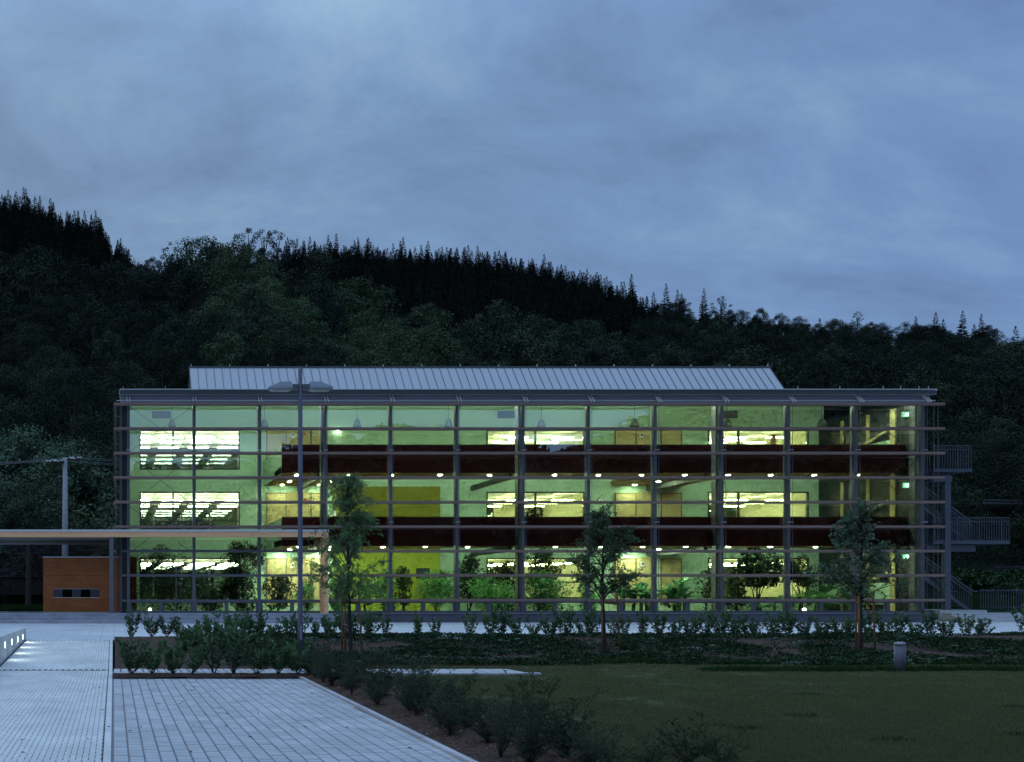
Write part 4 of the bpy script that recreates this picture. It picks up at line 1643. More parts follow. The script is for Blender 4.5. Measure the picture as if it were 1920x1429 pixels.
for k, (px, py, sc) in enumerate(front):
    y = 18.38
    x = X_(px, y)
    put_laurel([0, 1, 4, 3, 5, 2, 3, 1, 0][k], (x, y, .05), lrng.uniform(0, 6.28), sc * .98, f'laurel shrub in the soil strip in front of the car park, {ordinal(k)} from left', 'laurels in the soil strip before the car park')
mid = [(350, 1215, 1.1), (372, 1222, 1.05), (398, 1214, 1.15), (422, 1224, 1.1), (446, 1213, 1.25), (470, 1222, 1.15), (496, 1214, 1.2), (516, 1224, 1.0), (380, 1206, 1.0), (430, 1206, 1.1), (480, 1206, 1.1)]
mid.sort()
for k, (px, py, sc) in enumerate(mid):
    y = Y_at(py)
    x = X_(px, y)
    put_laurel(lrng.randrange(6), (x, y, bed_z(x, y) - .02), lrng.uniform(0, 6.28), sc, f'laurel shrub in the dense clump left of the street lamp, {ordinal(k)} from left', 'laurels in the clump left of the street lamp')


# dark feathery shrubs along the border of the lawn
def feather(seed, h=.8, spread=.5, nst=26, side=11, nl=13):
    global rng
    rng = np.random.default_rng(seed)
    mb = MB()
    P, D = [], []
    for s in range(nst):
        a = rng.uniform(0, 2 * math.pi)
        r = spread * rng.uniform(.15, 1)
        hh = h * rng.uniform(.35, 1.0) ** 1.2
        droop = rng.uniform(0, .55)
        pts = []
        for t in np.linspace(0, 1, 7):
            pts.append(np.array([math.cos(a) * r * t ** 1.1 + rng.normal(0, .012), math.sin(a) * r * t ** 1.1 + rng.normal(0, .012), hh * (t * (1 + droop) - droop * t * t * 1.1)]))
        mb.tube([tuple(p) for p in pts], [.006, .005, .004, .0035, .003, .002, .0015], 4)
        for q in range(side):
            t = rng.uniform(.2, .97)
            i = min(5, int(t * 6))
            f = t * 6 - i
            p = pts[i] * (1 - f) + pts[i + 1] * f
            aa = rng.uniform(0, 2 * math.pi)
            ln = rng.uniform(.08, .26) * (1.2 - t)
            dv = np.array([math.cos(aa), math.sin(aa), rng.uniform(.2, 1.0)])
            dv /= np.linalg.norm(dv)
            e_ = p + dv * (ln + .05)
            mb.tube([tuple(p), tuple(e_)], [.002, .001], 3, cap=False)
            for w in range(nl):
                tt = (w + .5) / nl
                P.append(p + dv * (ln + .05) * tt)
                D.append(dv * .5 + rng.normal(size=3) * .7)
        for w in range(14):
            t = rng.uniform(.1, 1)
            i = min(5, int(t * 6))
            f = t * 6 - i
            P.append(pts[i] * (1 - f) + pts[i + 1] * f)
            D.append(rng.normal(size=3) + np.array([0, 0, .5]))
    P, D = np.array(P), np.array(D)
    Ls = rng.uniform(.020, .042, len(P))
    Vv, Ff = leaves(P, D, Ls, Ls * .42)
    return [('stem', mb.mesh('stem', 'bark')), ('foliage', np_mesh('foliage', Vv, Ff, ['leaf_feather']))]


feat = [feather(11, .98, .58, 24), feather(12, .86, .62, 22), feather(13, 1.18, .50, 20), feather(14, .74, .56, 22), feather(15, .62, .40, 13, 6)]
fro = {}
fspots = []
fr2 = random.Random(31)
y = 19.6
k = 0
while y > 8.2:
    for q, (xo, mul) in enumerate(((3.86, .62), (4.22, .72))):
        yy = y - q * .35 + fr2.uniform(-.12, .12)
        fspots.append((xo + fr2.uniform(-.14, .16), yy, (0, 1, 3, 2)[(k + q) % 4], mul * fr2.uniform(.82, 1.12)))
    y -= .70
    k += 1
fspots += [(4.35, 20.6, 1, .7), (3.6, 20.9, 0, .75), (4.0, 21.6, 3, .8), (2.9, 21.2, 1, .7)]
for xo in (4.55, 4.85, 5.2, 5.5):
    fspots.append((xo, 8.55 + fr2.uniform(-.2, .15), 4, fr2.uniform(.6, .85)))
fspots.sort(key=lambda s: -s[1])
for k, (x, y, kd, sc) in enumerate(fspots):
    lab = f'dark feathery shrub bordering the lawn beside the car park, {ordinal(k)} from the far end'
    loc = (x, y, .03 if y < 20 else bed_z(x, y) - .02)
    if kd not in fro:
        fro[kd] = build_plant('feathery_shrub', loc, lab, 'shrub', 'dark feathery shrubs between car park and lawn', feat[kd], k * 1.7, sc)
    else:
        copy_thing(fro[kd], loc, k * 1.7, sc, lab)


# three young trees with their stakes
def young_tree(seed, h, clear, crown, nlimb, ntwig, nleaf, L, W, droop, leafm, lean=(0, 0), spur=()):
    """crown(t) gives the radius at height fraction t of the crown"""
    global rng
    rng = np.random.default_rng(seed)
    tr, lb = MB(), MB()
    pts = []
    for t in np.linspace(0, 1, 12):
        pts.append(np.array([lean[0] * t + math.sin(t * 5 + seed) * .03, lean[1] * t + math.cos(t * 4 + seed) * .03, h * .93 * t]))
    tr.tube([tuple(p) for p in pts], [.045 * (1 - .85 * t) + .004 for t in np.linspace(0, 1, 12)], 8)
    P, D = [], []

    def at(t):
        i = min(10, int(t * 11))
        f = t * 11 - i
        return pts[i] * (1 - f) + pts[i + 1] * f

    limbs = []
    for k in range(nlimb):
        t = (k + rng.uniform(.2, .8)) / nlimb
        limbs.append((t, rng.uniform(0, 2 * math.pi), 1.0))
    limbs += list(spur)
    for t, a, mul in limbs:
        z0 = clear + (h * .9 - clear) * t
        p0 = at(min(.98, max(0, (z0 - .55 * mul * crown(t)) / (h * .93))))
        r = crown(t) * mul * rng.uniform(.7, 1.08)
        end = np.array([math.cos(a) * r + lean[0] * t, math.sin(a) * r + lean[1] * t, z0 + rng.uniform(-.05, .25)])
        lp = []
        for s in np.linspace(0, 1, 6):
            q = p0 * (1 - s) + end * s
            q = q + np.array([0, 0, .12 * math.sin(s * math.pi)]) + rng.normal(0, .015, 3) * s
            lp.append(q)
        lb.tube([tuple(q) for q in lp], [.016, .013, .010, .007, .005, .003], 5)
        for w in range(ntwig):
            s = rng.uniform(.25, 1)
            i = min(4, int(s * 5))
            f = s * 5 - i
            q = lp[i] * (1 - f) + lp[i + 1] * f
            dv = (end - p0) * .4 + rng.normal(size=3) * .45
            dv /= np.linalg.norm(dv)
            ln = rng.uniform(.15, .42)
            tw = []
            for s2 in np.linspace(0, 1, 4):
                tw.append(q + dv * ln * s2 + np.array([0, 0, -droop * ln * s2 * s2]))
            lb.tube([tuple(p) for p in tw], [.004, .003, .002, .0015], 4, cap=False)
            for n_ in range(nleaf):
                s2 = rng.uniform(.05, 1)
                i = min(2, int(s2 * 3))
                f = s2 * 3 - i
                P.append(tw[i] * (1 - f) + tw[i + 1] * f)
                D.append(rng.normal(size=3) * .8 + dv * .6 + np.array([0, 0, -droop * 1.1 + .1]))
    P, D = np.array(P), np.array(D)
    Ls = rng.uniform(.65, 1.2, len(P)) * L
    Vv, Ff = leaves(P, D, Ls, Ls * W / L)
    return [('trunk', tr.mesh('trunk', 'bark')), ('limbs', lb.mesh('limbs', 'bark')), ('crown', np_mesh('crown', Vv, Ff, [leafm]))]


def stakes(name, x, y, tops, lab):
    r = empty('tree_stakes', (x, y, bed_z(x, y)), lab, 'tree stakes')
    for (dx, dy, tl, h) in tops:
        zz = bed_z(x + dx, y + dy)
        smooth(obj('stake', MB().tube([(x + dx, y + dy, zz - .1), (x + dx + tl, y + dy, zz + h)], [.024, .021], 9), 'stake_wood', r))
    zt_ = bed_z(x, y) + 1.28
    for (p, q) in zip(tops, tops[1:]):
        obj('crossbar', MB().bar((x + p[0] + p[2] * .9, y + p[1] - .04, zt_), (x + q[0] + q[2] * .9, y + q[1] - .04, zt_ - .03), .025, .07), 'stake_wood', r)
    obj('tie', MB().lathe([(.055, zt_ - .03), (.055, zt_ + .03)], x, y, 10), 'dark_frame', r)


y1 = Y_at(1217)
x1 = X_(656, y1)
h1 = (Z_(880, y1) - bed_z(x1, y1)) * 1.06
cr1 = lambda t: np.interp(t, [0, .12, .3, .5, .62, .8, 1], [.55, 1.0, 1.22, .86, .62, .50, .20])
build_plant('young_tree', (x1, y1, bed_z(x1, y1)), 'tall slender young tree with narrow drooping leaves beside the canopy', 'tree', 'young staked trees',
            young_tree(21, h1, 1.55, cr1, 44, 11, 11, .125, .030, .8, 'leaf_tree_willow', (-.05, 0), ((.95, math.pi, 1.6), (.9, 2.9, 1.4), (.25, math.pi, 1.15), (.12, 3.3, 1.2), (.8, .3, 1.3))))
stakes('s', x1, y1, ((-.22, -.1, -.01, 1.5), (-.08, .15, 0, 1.48), (.30, -.05, -.07, 1.5)), 'three slim wooden stakes tied round the slender tree beside the canopy')
y2 = Y_at(1226)
x2 = X_(1134, y2)
h2 = Z_(940, y2) - bed_z(x2, y2)
cr2 = lambda t: np.interp(t, [0, .15, .4, .6, .8, 1], [.50, .80, .92, .76, .46, .14])
build_plant('young_tree', (x2, y2, bed_z(x2, y2)), 'bushy dark young tree with dense ash-like leaves in the middle of the bed', 'tree', 'young staked trees',
            young_tree(22, h2, 1.55, cr2, 36, 10, 16, .085, .028, .35, 'leaf_tree_dark', (-.06, 0), ((.62, .2, 1.35), (.2, .1, 1.25), (.15, 3.2, 1.2), (.98, 2.8, 1.5))))
stakes('s', x2, y2, ((-.12, -.1, 0, 1.52), (.33, -.1, -.08, 1.55)), 'two wooden stakes beside the bushy dark tree in mid-bed')
y3 = Y_at(1223)
x3 = X_(1616, y3)
h3 = (Z_(942, y3) - bed_z(x3, y3)) * 1.04
cr3 = lambda t: np.interp(t, [0, .1, .3, .5, .75, 1], [.58, .88, .84, .62, .42, .14])
build_plant('young_tree', (x3, y3, bed_z(x3, y3)), 'young lime tree with round leaves and side branches near the stair', 'tree', 'young staked trees',
            young_tree(23, h3, 1.6, cr3, 34, 9, 13, .070, .060, .3, 'leaf_tree_lime', (-.02, 0), ((.45, .15, 1.75), (.5, .25, 1.6), (.35, 3.1, 1.5), (.2, 3.0, 1.35), (.62, 3.0, 1.3))))
stakes('s', x3, y3, ((-.16, -.1, .01, 1.5), (-.03, .15, 0, 1.5), (.30, -.05, -.05, 1.5)), 'three reddish wooden stakes tied round the lime tree near the stair')

# ground cover in the bed, mulch chips, slabs
def cover_mesh(seed, n, L, flat, m, name):
    global rng
    rng = np.random.default_rng(seed)
    a = rng.uniform(0, 2 * math.pi, n)
    r = np.sqrt(rng.uniform(0, 1, n)) * .16
    P = np.stack([np.cos(a) * r, np.sin(a) * r, rng.uniform(0, .07, n)], 1)
    D = np.stack([np.cos(a + rng.normal(0, .8, n)), np.sin(a + rng.normal(0, .8, n)), rng.uniform(.0, 1.3, n) * flat], 1)
    Ls = rng.uniform(.6, 1.3, n) * L
    Vv, Ff = leaves(P, D, Ls, Ls * .5)
    return np_mesh(name, Vv, Ff, [m])


def weeds(name, mesh_, pts, scl):
    rr = np.random.default_rng(3)
    src = link('leaf_tuft', mesh_)
    src.location = (*pts[0][:2], pts[0][2])
    tag(src, kind='stuff')
    return scatter(name, pts[1:], rr.uniform(0, 6.28, len(pts) - 1), scl[1:], np.zeros(len(pts) - 1), [src])


def bed_points(n, seed, thresh, freq, ylo=21.0, yhi=28.2, xlo=3.0, xhi=46):
    r = random.Random(seed)
    out = []
    while len(out) < n:
        y = r.uniform(ylo, yhi)
        x = r.uniform(xlo, xhi)
        if mnoise.noise(Vector((x * freq, y * freq * 1.3, seed))) + r.uniform(-.25, .25) < thresh:
            continue
        if x < 9 and y < 21.9 and 18.6 < y < 20.1:
            continue
        out.append((x, y, bed_z(x, y)))
    return out


p = bed_points(9500, 5, -.02, .42)
weeds('ground_cover', cover_mesh(31, 30, .058, .9, 'leaf_cover', 'leaf_tuft'), p, np.random.default_rng(1).uniform(.5, 1.35, len(p)))
p = bed_points(900, 9, .18, .5)
weeds('pale_ground_cover', cover_mesh(32, 16, .085, .5, 'leaf_cover_pale', 'leaf_tuft'), p, np.random.default_rng(2).uniform(.5, 1.2, len(p)))
# fringe of longer grass where the bed meets the lawn, and the weedy line through the lawn at right
rr = random.Random(4)
p = []
for k in range(2600):
    x = rr.uniform(3.8, 44)
    y = 21.75 + rr.gauss(0, .22)
    p.append((x, y, .02))
for k in range(900):
    x = rr.uniform(12.5, 30)
    y = 19.75 + rr.gauss(0, .13)
    p.append((x, y, lawn_z(x, y) - .01))


def tuft_mesh(seed, n, L, W, m, spread=.05):
    global rng
    rng = np.random.default_rng(seed)
    a = rng.uniform(0, 2 * math.pi, n)
    r = np.sqrt(rng.uniform(0, 1, n)) * spread
    P = np.stack([np.cos(a) * r, np.sin(a) * r, np.zeros(n)], 1)
    D = np.stack([np.cos(a) * .5 + rng.normal(0, .3, n), np.sin(a) * .5 + rng.normal(0, .3, n), np.ones(n)], 1)
    Ls = rng.uniform(.5, 1.2, n) * L
    Vv, Ff = leaves(P, D, Ls, W, .1)
    return np_mesh('grass_tuft', Vv, Ff, [m])


weeds('grass_fringe', tuft_mesh(41, 22, .13, .010, 'grass_green', .10), p, np.random.default_rng(8).uniform(.5, 1.2, len(p)))

# lawn: short blades over the part of the lawn in view
lr = np.random.default_rng(12)
pts = []
tries = 0
while len(pts) < 52000:
    Y = 8.6 * (22.0 / 8.6) ** lr.random()
    x = lr.uniform(3.9, min(60, (1960 - CX) / FPX * Y))
    lim = 4.5 if Y < 18.4 else 3.8
    if x < lim or (x < 8.62 and 18.58 < Y < 20.0):
        continue
    if mnoise.noise(Vector((x * .8, Y * .8, 2))) + lr.uniform(-.6, .6) < -.28:
        continue
    pts.append((x, Y, lawn_z(x, Y) - .014))
weeds('lawn_grass', tuft_mesh(42, 16, .042, .006, 'grass_blade', .07), pts, lr.uniform(.6, 1.3, len(pts)))
for k, (px, py, w) in enumerate(((1345, 1361, .5), (1405, 1366, .35), (1308, 1375, .28), (1518, 1302, .35), (1678, 1388, .42), (1905, 1326, .4), (1908, 1380, .35), (1510, 1341, .4))):
    y = (EYE - .02) * FPX / (py - CY)
    rng = np.random.default_rng(60 + k)
    n = 240
    a, r = rng.uniform(0, 6.28, n), np.sqrt(rng.uniform(0, 1, n))
    P = np.stack([np.cos(a) * r * w * .8, np.sin(a) * r * w * .5, np.zeros(n)], 1)
    D = np.stack([rng.normal(0, .5, n), rng.normal(0, .5, n), np.ones(n)], 1)
    Ls = rng.uniform(.3, 1, n) * .085 * (1.1 - r)
    Vv, Ff = leaves(P, D, Ls + .015, .007, .1)
    o = link('grass_clump', np_mesh('grass_clump', Vv, Ff, ['grass_green']), loc=(X_(px, y), y, lawn_z(X_(px, y), y) - .01))
    tag(o, ['wide green grass clump in the lawn right of the feathery shrubs', 'small green grass clump trailing right of the wide clump', 'green grass clump nearest the feathery shrubs', 'green grass clump in mid-lawn',
            'dark green grass clump in front of the bollard', 'green grass clump at the far right of the lawn', 'dark grass clump near the lower right corner', 'thin green grass clump in mid-lawn, nearer the camera'][k], 'grass clump', 'greener clumps in the lawn')

# chips and clods on the soil
chip = link('wood_chip', MB().hull8([(-.02, -.008, 0), (.02, -.010, .002), (.022, .008, 0), (-.018, .01, .003), (-.016, -.006, .010), (.017, -.007, .012), (.016, .006, .009), (-.015, .007, .011)]).mesh('wood_chip', 'mulch_chip'))
tag(chip, kind='stuff')
pale = link('stone_chip', MB().hull8([(-.018, -.014, 0), (.018, -.012, 0), (.02, .012, 0), (-.016, .014, 0), (-.01, -.008, .018), (.012, -.007, .02), (.01, .006, .017), (-.01, .007, .019)]).mesh('stone_chip', 'pale_chip'))
tag(pale, kind='stuff')
cr = random.Random(8)
pts = []
for k in range(7000):
    x, y = cr.uniform(.05, 14), cr.uniform(20.1, 28.2)
    pts.append((x, y, bed_z(x, y) - .002))
for k in range(5000):
    y = cr.uniform(7, 18.5)
    x = cr.uniform(edge_x(y) + .08, 4.8)
    pts.append((x, y, border_z(x, y) - .002))
for k in range(1800):
    x, y = cr.uniform(.0, 4.3), cr.uniform(18.1, 18.58)
    pts.append((x, y, .015 + .055 * math.sin(math.pi * (y - 18.06) / .54) + soil_noise(x, y) - .002))
nn = len(pts)
cg = np.random.default_rng(4)
chip.location, pale.location = (4.0, 12.0, .05), (4.1, 13.0, .06)
pts = np.array(pts)
sel = cg.random(nn) < .02
for nm_, ch_, q in (('mulch_chips', chip, ~sel), ('pale_chips', pale, sel)):
    k = int(q.sum())
    scatter(nm_, pts[q], cg.uniform(0, 6.28, k), cg.uniform(.3, 1.0, k), np.zeros(k), [ch_])
for k, (px, py, w, lab) in enumerate(((1300, 1210, 1.0, 'pale flat stone lying in the bed right of the bushy tree'), (1258, 1229, .75, 'pale flat stone at the lower edge of the bed'), (853, 1199, .6, 'pale flat stone at the top edge of the bed'))):
    y = Y_at(py)
    x = X_(px, y)
    mb = MB()
    pr_ = [(x + w * .32 * math.cos(a) * (1 + .15 * math.sin(3 * a + k)), y + .2 * math.sin(a)) for a in np.linspace(0, 6.28, 11)[:-1]]
    mb.prism(pr_, bed_z(x, y) - .05, bed_z(x, y) + .05)
    tag(obj('flat_stone', mb, 'concrete'), lab, 'stone')


# a few fallen leaves on the paving
rng = np.random.default_rng(99)
n = 46
P = np.stack([rng.uniform(-1.5, 3.4, n), rng.uniform(9.1, 17.5, n), np.full(n, .006)], 1)
P[:, 2] += rng.uniform(0, .004, n)
D = np.stack([rng.normal(size=n), rng.normal(size=n), rng.uniform(.0, .25, n)], 1)
Vv, Ff = leaves(P, D, rng.uniform(.03, .07, n), rng.uniform(.02, .035, n), .25, np.tile([0, 0, 1.0], (n, 1)))
tag(link('fallen_leaves', np_mesh('fallen_leaves', Vv, Ff, ['mulch_chip'])), kind='stuff')

# ------------------------------------------------------------------ plants in the winter garden
def bushy(seed, h, rad, clear, n, L, W, m, blobs=14, stems=5, box=False):
    global rng
    rng = np.random.default_rng(seed)
    mb = MB()
    C = []
    blobs = int(blobs * 1.9)
    for k in range(blobs):
        z = clear + (h - clear) * rng.uniform(.08, .95)
        t = (z - clear) / (h - clear)
        rr = rad * math.sqrt(max(.1, 1 - (2 * t - .95) ** 2)) * rng.uniform(.2, 1.0)
        a = rng.uniform(0, 6.28)
        C.append((math.cos(a) * rr, math.sin(a) * rr * .8, z))
    C = np.array(C)
    for k in range(stems):
        c = C[rng.integers(len(C))]
        mb.tube([(rng.normal(0, .05), rng.normal(0, .05), 0), (c[0] * .3, c[1] * .3, c[2] * .5), tuple(c)], [.03, .022, .008], 6)
    i = rng.integers(0, blobs, n)
    n = int(n * 1.7)
    i = rng.integers(0, blobs, n)
    d = unit(rng.normal(size=(n, 3)))
    br = rad * .33 * rng.uniform(.3, 1, n)[:, None] ** .5
    P = C[i] + d * br
    P[:, 2] = np.maximum(P[:, 2], .05)
    D = d + rng.normal(size=(n, 3)) * .6 + np.array([0, 0, -.15])
    Ls = rng.uniform(.6, 1.2, n) * L
    Vv, Ff = leaves(P, D, Ls, Ls * W / L)
    return [('stem', mb.mesh('stem', 'bark')), ('foliage', np_mesh('foliage', Vv, Ff, [m]))]


def blade(mb, base, dirv, L, W, droop, n=7, fold=.15):
    """one large leaf as a curved ribbon"""
    base, d = Vector(base), Vector(dirv).normalized()
    s = d.cross(Vector((0, 0, 1))).normalized()
    b = len(mb.v)
    for k in range(n + 1):
        t = k / n
        p = base + d * (L * t) + Vector((0, 0, -droop * L * t * t))
        w = W * math.sin(math.pi * min(1, .12 + .88 * t)) ** .7 * .5 if t < 1 else .004
        for q in (-1, 0, 1):
            mb.v.append(tuple(p + s * (w * q) + Vector((0, 0, abs(q) * w * fold))))
    for k in range(n):
        for q in range(2):
            mb.face([b + k * 3 + q, b + k * 3 + q + 1, b + (k + 1) * 3 + q + 1, b + (k + 1) * 3 + q])


def banana(seed, h, nleaf, L, W):
    r = random.Random(seed)
    st, lf = MB(), MB()
    for c in range(6):
        bx_, by_ = r.uniform(-1.1, 1.1), r.uniform(-.4, .4)
        hh = h * r.uniform(.28, .66)
        st.tube([(bx_, by_, 0), (bx_ + r.uniform(-.1, .1), by_, hh)], [.10, .06], 8)
        for k in range(nleaf):
            a = r.uniform(0, 6.28)
            blade(lf, (bx_, by_, hh * r.uniform(.8, 1)), (math.cos(a), math.sin(a) * .7, r.uniform(.15, 1.3)), L * r.uniform(.7, 1.1), W * r.uniform(.8, 1.1), r.uniform(.25, .6), 8)
    lm = lf.mesh('foliage', 'leaf_banana')
    lm.polygons.foreach_set('use_smooth', [True] * len(lm.polygons))
    return [('stem', st.mesh('stem', 'leaf_banana')), ('foliage', lm)]


def palm(seed, h, nfr, L):
    global rng
    rng = np.random.default_rng(seed)
    st = MB().tube([(0, 0, 0), (.03, 0, h * .5)], [.07, .04], 7)
    P, D = [], []
    for k in range(nfr):
        a = rng.uniform(0, 6.28)
        up = rng.uniform(.4, 1.5)
        d = np.array([math.cos(a), math.sin(a), up])
        d /= np.linalg.norm(d)
        ln = L * rng.uniform(.7, 1.1)
        pts = [np.array([.03, 0, h * .5]) + d * ln * t + np.array([0, 0, -.55 * ln * t * t]) for t in np.linspace(0, 1, 9)]
        st.tube([tuple(p) for p in pts], [.012, .011, .01, .009, .008, .006, .005, .004, .003], 4)
        side = np.cross(d, [0, 0, 1])
        for q in range(40):
            t = .15 + .85 * q / 40
            i = min(7, int(t * 8))
            f = t * 8 - i
            for s in (-1, 1):
                P.append(pts[i] * (1 - f) + pts[i + 1] * f)
                D.append(side * s * .9 + d * .6 + np.array([0, 0, -.25 - .3 * t]))
    P, D = np.array(P), np.array(D)
    Vv, Ff = leaves(P, D, .32 * L, .024, .1)
    return [('stem', st.mesh('stem', 'leaf_banana')), ('foliage', np_mesh('foliage', Vv, Ff, ['leaf_indoor']))]


ip = 0


def indoor(px, y, parts, label, sx_=1.0, rot=0):
    build_plant('indoor_plant', (X_(px, y), y, ZF), label, 'plant', 'plants in the winter garden', parts, rot, sx_)


dk, lg = 'leaf_indoor_dark', 'leaf_indoor'
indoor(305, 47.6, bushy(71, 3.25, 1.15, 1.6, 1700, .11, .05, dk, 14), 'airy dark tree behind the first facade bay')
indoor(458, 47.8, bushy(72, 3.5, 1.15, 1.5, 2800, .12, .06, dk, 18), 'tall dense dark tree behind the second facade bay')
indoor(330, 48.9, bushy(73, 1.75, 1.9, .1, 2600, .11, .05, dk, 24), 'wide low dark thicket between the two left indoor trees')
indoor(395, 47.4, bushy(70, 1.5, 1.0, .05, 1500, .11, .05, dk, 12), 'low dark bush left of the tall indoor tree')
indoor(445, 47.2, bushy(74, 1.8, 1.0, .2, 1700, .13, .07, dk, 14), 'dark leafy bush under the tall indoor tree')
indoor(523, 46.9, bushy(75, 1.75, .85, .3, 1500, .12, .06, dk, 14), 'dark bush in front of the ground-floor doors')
indoor(578, 47.8, bushy(76, 1.45, .55, .2, 630, .175, .06, lg, 9), 'light green bush left of the canopy fin')
indoor(633, 47.8, bushy(77, 1.7, .72, .05, 1050, .175, .06, lg, 12), 'white-flecked leafy bush right of the canopy fin')
indoor(684, 48.8, bushy(78, 1.55, .38, .1, 420, .175, .06, lg, 8), 'narrow green bush in front of the yellow wall')
indoor(720, 48.0, bushy(79, 2.15, .70, .05, 1330, .175, .06, lg, 16), 'green column bush left of the fifth mullion')
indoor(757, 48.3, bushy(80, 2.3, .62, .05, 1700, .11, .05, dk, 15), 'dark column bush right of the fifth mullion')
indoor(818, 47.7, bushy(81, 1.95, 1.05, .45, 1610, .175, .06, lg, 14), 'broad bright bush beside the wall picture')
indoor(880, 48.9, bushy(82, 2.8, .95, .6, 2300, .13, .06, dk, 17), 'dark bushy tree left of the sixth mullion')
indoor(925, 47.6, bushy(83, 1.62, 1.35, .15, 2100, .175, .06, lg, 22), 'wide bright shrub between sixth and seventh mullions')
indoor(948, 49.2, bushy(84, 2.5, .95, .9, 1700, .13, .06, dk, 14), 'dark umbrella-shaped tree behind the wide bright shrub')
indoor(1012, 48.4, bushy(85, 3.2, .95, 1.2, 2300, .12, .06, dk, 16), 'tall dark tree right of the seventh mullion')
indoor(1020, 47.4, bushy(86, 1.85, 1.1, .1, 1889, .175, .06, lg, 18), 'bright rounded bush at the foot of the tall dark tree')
indoor(1100, 48.4, bushy(87, 1.6, .65, .1, 630, .175, .06, lg, 9), 'small green bush behind the bushy dark outdoor tree')
indoor(1205, 47.7, banana(88, 1.9, 7, 1.35, .5), 'large-leaved banana plant left of the ninth mullion')
indoor(1278, 47.7, banana(89, 2.0, 7, 1.45, .5), 'large-leaved banana plant right of the ninth mullion', rot=1)
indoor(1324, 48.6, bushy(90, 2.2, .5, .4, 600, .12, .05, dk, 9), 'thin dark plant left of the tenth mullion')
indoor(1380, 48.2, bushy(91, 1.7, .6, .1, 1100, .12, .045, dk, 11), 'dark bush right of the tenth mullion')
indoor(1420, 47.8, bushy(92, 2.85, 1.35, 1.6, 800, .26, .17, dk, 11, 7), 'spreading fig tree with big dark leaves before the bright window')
indoor(1452, 47.2, palm(93, .9, 13, 1.15), 'palm below the spreading fig tree')
indoor(1428, 46.8, palm(94, .4, 11, .75), 'small spiky palm at the foot of the fig tree', rot=2)
indoor(1503, 48.2, bushy(95, 2.85, .82, 1.4, 2100, .12, .06, dk, 15), 'round-headed dark tree right of the eleventh mullion')
indoor(1535, 47.5, palm(96, 1.1, 14, 1.35), 'feathery palm right of the eleventh mullion', rot=.6)
indoor(1572, 48.4, banana(97, 1.9, 5, 1.4, .38), 'banana plant behind the young lime tree', rot=2)
indoor(992, 48.6, bushy(98, 1.0, .55, .1, 700, .1, .05, dk, 8), 'dark bush on the first-floor gallery before the middle window')
g1 = bpy.data.objects[-1] if False else None
for o in COL.objects:
    if o.get('label') == 'dark bush on the first-floor gallery before the middle window':
        o.location = (X_(1001, 47.0), 47.0, SOF[0] + .33)
        o.scale = (1.15, 1.15, 1.62)
# pale floor globes between the plants
gl_ = None
for k, (px, y, lab) in enumerate(((281, 46.6, 'glowing globe lamp on the floor behind the first low window'), (1508, 46.6, 'glowing globe lamp on the floor right of the eleventh mullion'),
                                  (1662, 46.8, 'glowing globe lamp on the floor behind the last bay'))):
    loc = (X_(px, y), y, ZF)
    if gl_ is None:
        gl_ = empty('floor_lamp', loc, lab, 'floor lamp', 'glowing floor globes in the winter garden')
        link('foot', MB().lathe([(.10, 0), (.10, .03), (.04, .06)], 0, 0, 12).mesh('foot', 'dark_frame'), gl_, keep=False)
        gm = MB().lathe([(.09 * math.sin(a), .15 - .09 * math.cos(a)) for a in np.linspace(.15, 3.05, 10)], 0, 0, 14).mesh('globe', 'globe_glow')
        link('globe', gm, gl_, keep=False)
    else:
        copy_thing(gl_, loc, 0, 1, lab)
# pot plants on the sills of the upper left windows
for k, (px, fi, lab) in enumerate(((402, 2, 'small potted plant on the sill of the left top-floor window'), (345, 1, 'potted plant left of centre on the first-floor left sill'), (388, 1, 'potted plant right of centre on the first-floor left sill'), (1415, 2, 'leafy sprig in a pot in the right top-floor window'))):
    y = YW + .5
    hgt = .5 if k < 3 else 1.0
    parts = bushy(120 + k, hgt, .22 if k < 3 else .3, .18, 90, .10, .04, dk, 6, 3)
    parts.append(('pot', MB().lathe([(.07, 0), (.10, .16), (.085, .16), (.08, .13)], 0, 0, 12).mesh('pot', 'terracotta')))
    build_plant('pot_plant', (X_(px, y), y, WZ[fi][0] + .05 if k < 3 else RAIL[1] - .25), lab, 'pot plant', None, parts)
    zz = WZ[fi][0] + .05 if k < 3 else RAIL[1] - .25
    B('window_shelf', MB().box(X_(px, y) - .35, X_(px, y) + .35, YW + .252, YW + .8, zz - .04, zz - .002), 'pale_wood')

